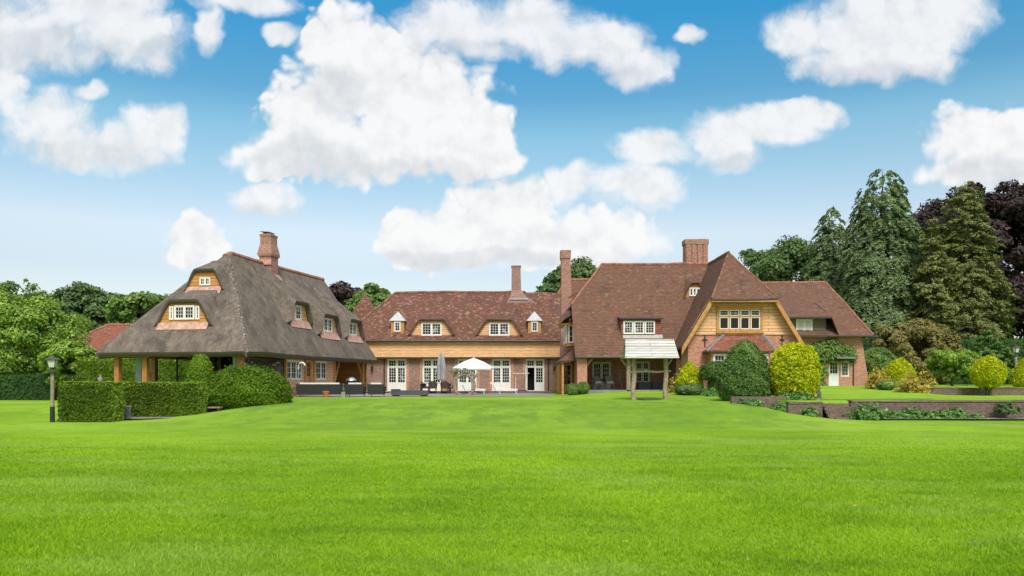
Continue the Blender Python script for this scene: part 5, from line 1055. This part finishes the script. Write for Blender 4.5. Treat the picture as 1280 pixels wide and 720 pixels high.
o = thing('parasol', 'closed grey parasol standing by the dining table', 'parasol', (wx(551.5, 60), 60, .014)); H = wz(440.5, 60)
M = MB(); rows = []
for z, r_ in ((.95, .20), (1.0, .27), (1.5, .24), (2.1, .26), (2.6, .20), (H - .12, .09), (H - .06, .03)): rows.append([(r_ * (1 + .25 * math.cos(8 * t)) * math.cos(t), r_ * (1 + .25 * math.cos(8 * t)) * math.sin(t), z) for t in np.linspace(0, 6.283, 32, endpoint=False)])
M.grid(rows, True); M.face(rows[0][::-1]); M.build('canopy', 'canvas_grey', o); M = MB(); M.tube([(0, 0, 0), (0, 0, H)], .03, 8); M.build('pole', 'wood_weather', o); M = MB(); M.lathe([(.3, 0), (.3, .07), (.06, .1)], n=12); M.build('foot', 'stone', o)
# dining set
o = thing('dining_table', 'dark dining table under the closed parasol', 'table', (wx(549, 61.3), 61.3 - 2.9, .014)); M = MB(); M.box(-1.15, -.5, .72, 1.15, .5, .765); M.build('table_top', 'wood_weather', o)
for sx in (-1, 1):
    for sy in (-1, 1): M = MB(); M.box(sx * 1.05 - .04, sy * .4 - .04, 0, sx * 1.05 + .04, sy * .4 + .04, .718); M.build('leg', 'wood_dark', o)
def chair(x, y, rz, label, mat='wicker_brown', white=True, z=.014, group='dark wicker chairs at the dining table', name='dining_chair'):
    o = thing(name, label, 'chair', (x, y, z), rz, group)
    M = MB(); M.slab([(-.26, -.26, .46), (.26, -.26, .46), (.28, .26, .46), (-.28, .26, .46)], .1); M.build('seat', mat, o)
    M = MB(); M.smooth = False; rows = []
    for k in range(9):
        t = R(-100 + 25 * k); rr = .30; rows.append([(rr * math.sin(t), -rr * math.cos(t) * .95, .465), (rr * 1.12 * math.sin(t), -rr * 1.1 * math.cos(t), .66 + .24 * max(0, math.cos(t)))])
    M.grid(rows); M.grid([[(p[0] * .88, p[1] * .88, p[2]) for p in r] for r in rows]); M.grid([[r[1], (r[1][0] * .88, r[1][1] * .88, r[1][2])] for r in rows]); M.build('backrest', mat, o)
    if white: M = MB(); M.box(-.21, -.20, .465, .21, .22, .53); M.build('cushion', 'cushion', o)
    for sx in (-1, 1):
        for sy in (-1, 1): M = MB(); M.tube([(sx * .22, sy * .22, .36), (sx * .24, sy * .24, 0)], .022, 6); M.build('leg', mat, o)
for px, dy, rz, lab in ((541, -.95, 0, 'dark wicker dining chair nearest the lawn, left of the closed parasol'), (556, -.95, 0, 'dark wicker dining chair nearest the lawn, right of the closed parasol'), (541, .95, math.pi, 'dark wicker dining chair behind the table on the left'), (556, .95, math.pi, 'dark wicker dining chair behind the table on the right'), (531.5, 0, -math.pi / 2, 'dark wicker dining chair at the left table end'), (566.5, 0, math.pi / 2, 'dark wicker dining chair at the right table end')):
    chair(wx(px, 58.4 + dy), 58.4 + dy, rz, lab)
# loggia seats
for px, lab in ((747, 'grey wicker armchair left before the loggia window'), (761.5, 'grey wicker armchair right before the loggia window')):
    chair(wx(px, 52.0), 52.0, math.pi + .2, lab, 'wicker_grey', True, .37, 'grey wicker armchairs in the loggia', 'wicker_armchair')
for px, w, lab in ((805.5, .42, 'wider dark grey storage chest in the loggia behind the canopy'), (821, .32, 'narrow dark grey storage chest at the right end of the loggia')):
    o = thing('storage_chest', lab, 'chest', (wx(px, 52.6), 52.6, .37), group='storage chests in the loggia'); M = MB(); M.box(-w, -.25, 0, w, .25, .44); M.build('body', 'grey_panel', o); M = MB(); M.box(-w - .02, -.27, .444, w + .02, .27, .50); M.build('lid', 'grey_panel', o)
M = MB(); M.tube([(0, 0, 0), (-.28, .3, 1.75)], [.05, .04], 8); o = M.build('timber_pole', 'wood_weather', None, (wx(778, 52.2), 52.2, .37)); tag(o, 'weathered timber pole leaning in the loggia', 'pole')
# white bar stand
o = thing('bar_stand', 'thin white metal stand beside the open french door', 'stand', (wx(651.5, 60.5), 61.5, .105))
M = MB(); M.box(-.62, -.25, 1.38, .62, .25, 1.42); M.build('top', 'white_paint', o)
for sx in (-.42, .42): M = MB(); M.tube([(sx, 0, 0), (sx, 0, 1.378)], .022, 6); M.build('leg', 'white_paint', o)
M = MB(); M.box(-.45, -.2, 0, .45, .2, .1); M.build('foot', 'wicker', o)
# arc lamp, barbecue, pot, pedestal
o = thing('patio_lamp', 'white arched patio lamp standing behind the long sofa', 'patio lamp', (wx(373, 48.6), 48.6, .014)); H = wz(453.5, 48.6)
M = MB(); M.tube([(0, 0, 0), (0, 0, H * .8)], .022, 8); M.build('pole', 'steel', o)
M = MB(); M.smooth = True; M.tube([(0, 0, H * .8)] + [(.20 - .20 * math.cos(t), 0, H * .8 + .22 * math.sin(t) + (H * .2 - .22)) for t in np.linspace(0, math.pi * .95, 10)], .05, 8); M.build('arched_head', 'white_paint', o); M = MB(); M.lathe([(.2, 0), (.2, .04), (.03, .06)], n=12); M.build('foot', 'steel', o)
o = thing('barbecue', 'barbecue with grey lid in front of the dark loggia corner', 'barbecue', (wx(439, 53.5), 53.5, .014))
M = MB(); M.smooth = True; M.lathe([(.08, .72), (.30, .80), (.36, .93)], n=16); M.build('bowl', 'iron', o); M = MB(); M.smooth = True; M.lathe([(.37, .935), (.35, 1.02), (.22, 1.12), (.05, 1.17)], n=16); M.build('lid', 'steel', o)
for k in range(3): a = k * 2.1 + .4; M = MB(); M.tube([(.15 * math.cos(a), .15 * math.sin(a), .78), (.32 * math.cos(a), .32 * math.sin(a), 0)], .018, 6); M.build('leg', 'iron', o)
o = thing('flower_pot', 'terracotta pot on the lawn edge before the long sofa', 'pot', (wx(407.5, 46.2), 46.2, gz(wx(407.5, 46.2), 46.2) - .01))
M = MB(); M.lathe([(.13, 0), (.185, .30), (.205, .30), (.21, .37), (.185, .37), (.17, .30)], n=16); M.build('body', 'terracotta', o); M = MB(); M.lathe([(.01, .30), (.172, .31)], n=16); M.build('earth', 'soil', o)
o = thing('garden_figure', 'small dark figure on a pale stone block between two sofas', 'figure', (wx(429.3, 46.6), 46.6, gz(wx(429.3, 46.6), 46.6) - .01))
M = MB(); M.box(-.10, -.1, -.05, .10, .1, .32); M.build('stone_block', 'stone', o); M = MB(); M.smooth = True; M.lathe([(.07, .32), (.085, .45), (.06, .6), (.03, .66), (.055, .72), (.05, .79), (.01, .83)], n=10); M.build('figure', 'stone_dark', o)
# ring of branches with small olive tree
o = thing('ring_sculpture', 'upright ring of weathered branches on the terrace edge', 'sculpture', (wx(580.5, 52.5), 52.5, .0))
M = MB(); M.smooth = True; c0_ = wz(482, 52.5)
for k in range(4):
    ph = k * 1.7; M.tube([((.70 + .05 * math.sin(5 * t + ph)) * math.cos(t), .06 * math.sin(3 * t + ph), c0_ + (.66 + .05 * math.sin(5 * t + ph)) * math.sin(t)) for t in np.linspace(0, 6.283, 40)], .032, 6)
M.build('ring', 'dead_wood', o); M = MB(); M.box(-.32, -.14, -.05, .32, .14, .03); M.build('foot', 'stone_dark', o)
o = thing('olive_tree', 'small olive tree with thin grey green crown behind the branch ring', 'tree', (wx(580, 53.3), 53.3, .012)); rng = np.random.RandomState(77)
for sx in (-.55, .55): M = MB(); M.smooth = True; M.tube([(sx, 0, -.1), (sx * 1.02, 0, .5), (sx * .95, .05, 1.0), (sx * .7, .1, 1.6)], [.09, .075, .06, .03], 7); M.build('trunk', 'dead_wood', o)
crown(o, np.concatenate([clumps(rng, (-.45, 0, 1.42), (.45, .4, .42), 14, 42, .055, .32, shell=.2), clumps(rng, (.42, 0, 1.42), (.48, .4, .42), 15, 42, .055, .32, shell=.2)]), 'leaf_grey')
# left garden odds
o = thing('stone_post', 'short square grey stone post at the foot of the long hedge', 'stone post', (wx(158.5, 33.6), 33.6, -.62)); M = MB(); M.box(-.15, -.14, -.05, .15, .14, .52); M.build('shaft', 'stone_dark', o); M = MB(); M.slab([(-.155, -.145, .54), (.155, -.145, .54), (.155, .145, .55), (-.155, .145, .55)], .018); M.build('cap', 'stone', o); o.rotation_euler = (0, 0, .5)
o = thing('garden_gate', 'little brown wooden gate between the long hedge and the mound bush', 'gate', (wx(245, 36.2), 36.2, -.6))
for sx in (-.2, .2): M = MB(); M.box(sx - .05, -.05, -.1, sx + .05, .05, .72); M.build('gate_post', 'wood_weather', o)
M = MB(); M.box(-.148, -.02, .05, .148, .02, .66); M.build('gate_panel', 'wood_dark', o)
o = thing('garden_bench', 'low dark bench tucked under the mound bush', 'bench', (wx(264, 36.3), 36.3, -.56)); M = MB(); M.box(-.45, -.18, .30, .45, .18, .36); M.build('seat', 'wood_weather', o); M = MB(); M.box(-.44, .12, .10, .44, .17, .298); M.build('back_board', 'wood_dark', o)
for sx in (-.38, .38): M = MB(); M.box(sx - .05, -.15, -.1, sx + .05, .11, .298); M.build('leg', 'wood_dark', o)
o = thing('stone_urn', 'small stone finial on a pedestal showing over the hedge left of the veranda', 'finial', (wx(125.5, 44), 44, -.6)); M = MB(); M.box(-.14, -.14, 0, .14, .14, 1.45); M.build('pedestal', 'stone', o); M = MB(); M.smooth = True; M.lathe([(.10, 1.45), (.06, 1.5), (.14, 1.6), (.13, 1.7), (.04, 1.8), (.05, 1.84), (.01, 1.9)], n=12); M.build('urn', 'stone', o)
o = thing('garden_statue', 'small crouching stone figure on the grass right of the golden barrel bush', 'statue', (wx(1023, 38.6), 38.6, gz(wx(1023, 38.6), 38.6)), .6); M = MB(); M.smooth = True
M.lathe([(.20, -.02), (.2, .05), (.13, .09), (.15, .18), (.12, .32), (.06, .40)], n=10); M.lathe([(.04, .38), (.085, .45), (.08, .53), (.02, .58)], (.03, 0, 0), n=10); M.build('figure', 'stone_dark', o); M = MB(); M.box(-.22, -.17, -.06, .22, .17, -.015); M.build('plinth', 'stone', o)
for k, (px, py, m) in enumerate(((1069, 637, 'sill_pink'), (935, 706, 'sill_pink'), (1217, 683, 'lead_light'), (1226, 686, 'lead_light'), (998, 708, 'wood_dark'), (980, 591, 'sill_pink'))):
    y = 1.70 * F / (py - HOR); x = wx(px, y); M = MB(); s_ = .030 * y / 9; M.face([(-s_, 0, .0), (0, -s_ * .6, .012), (s_, 0, .004), (0, s_ * .6, .014)]); o = M.build('fallen_leaf', m, None, (x, y, gz(x, y) + .045)); o.rotation_euler = (.2, .1, k); tag(o, 'small fallen leaf lying on the open lawn', 'leaf', 'fallen leaves on the open lawn')

# ------------------------------------------------------------------ grass blades on the near lawn
rng = np.random.RandomState(99); N = 330000; y = 5.2 * (27 / 5.2) ** rng.rand(N); x = (rng.rand(N) * 2 - 1) * (.69 * y + .6)
z = ground_z(x, y); hgt = rng.uniform(.022, .05, N) * (1 - .85 * sst(y, 12, 27)) * (1 + .35 * noise2(x * 5, y * 9, 21)); wd = rng.uniform(.004, .008, N) * (.6 + y / 14); a = rng.rand(N) * 6.283; lean = rng.normal(0, .55, (N, 2)) * hgt[:, None]
P = np.stack([x, y, z], 1); D = np.stack([np.cos(a), np.sin(a), 0 * a], 1) * wd[:, None]; TT = P + np.concatenate([lean, hgt[:, None]], 1)
V = np.stack([P - D, P + D, TT], 1).reshape(-1, 3)
tag(mesh_np('grass', V, np.arange(3 * N).reshape(-1, 3), ['grass_blade']), 'short mown grass blades covering the near lawn', 'grass', kind='stuff')
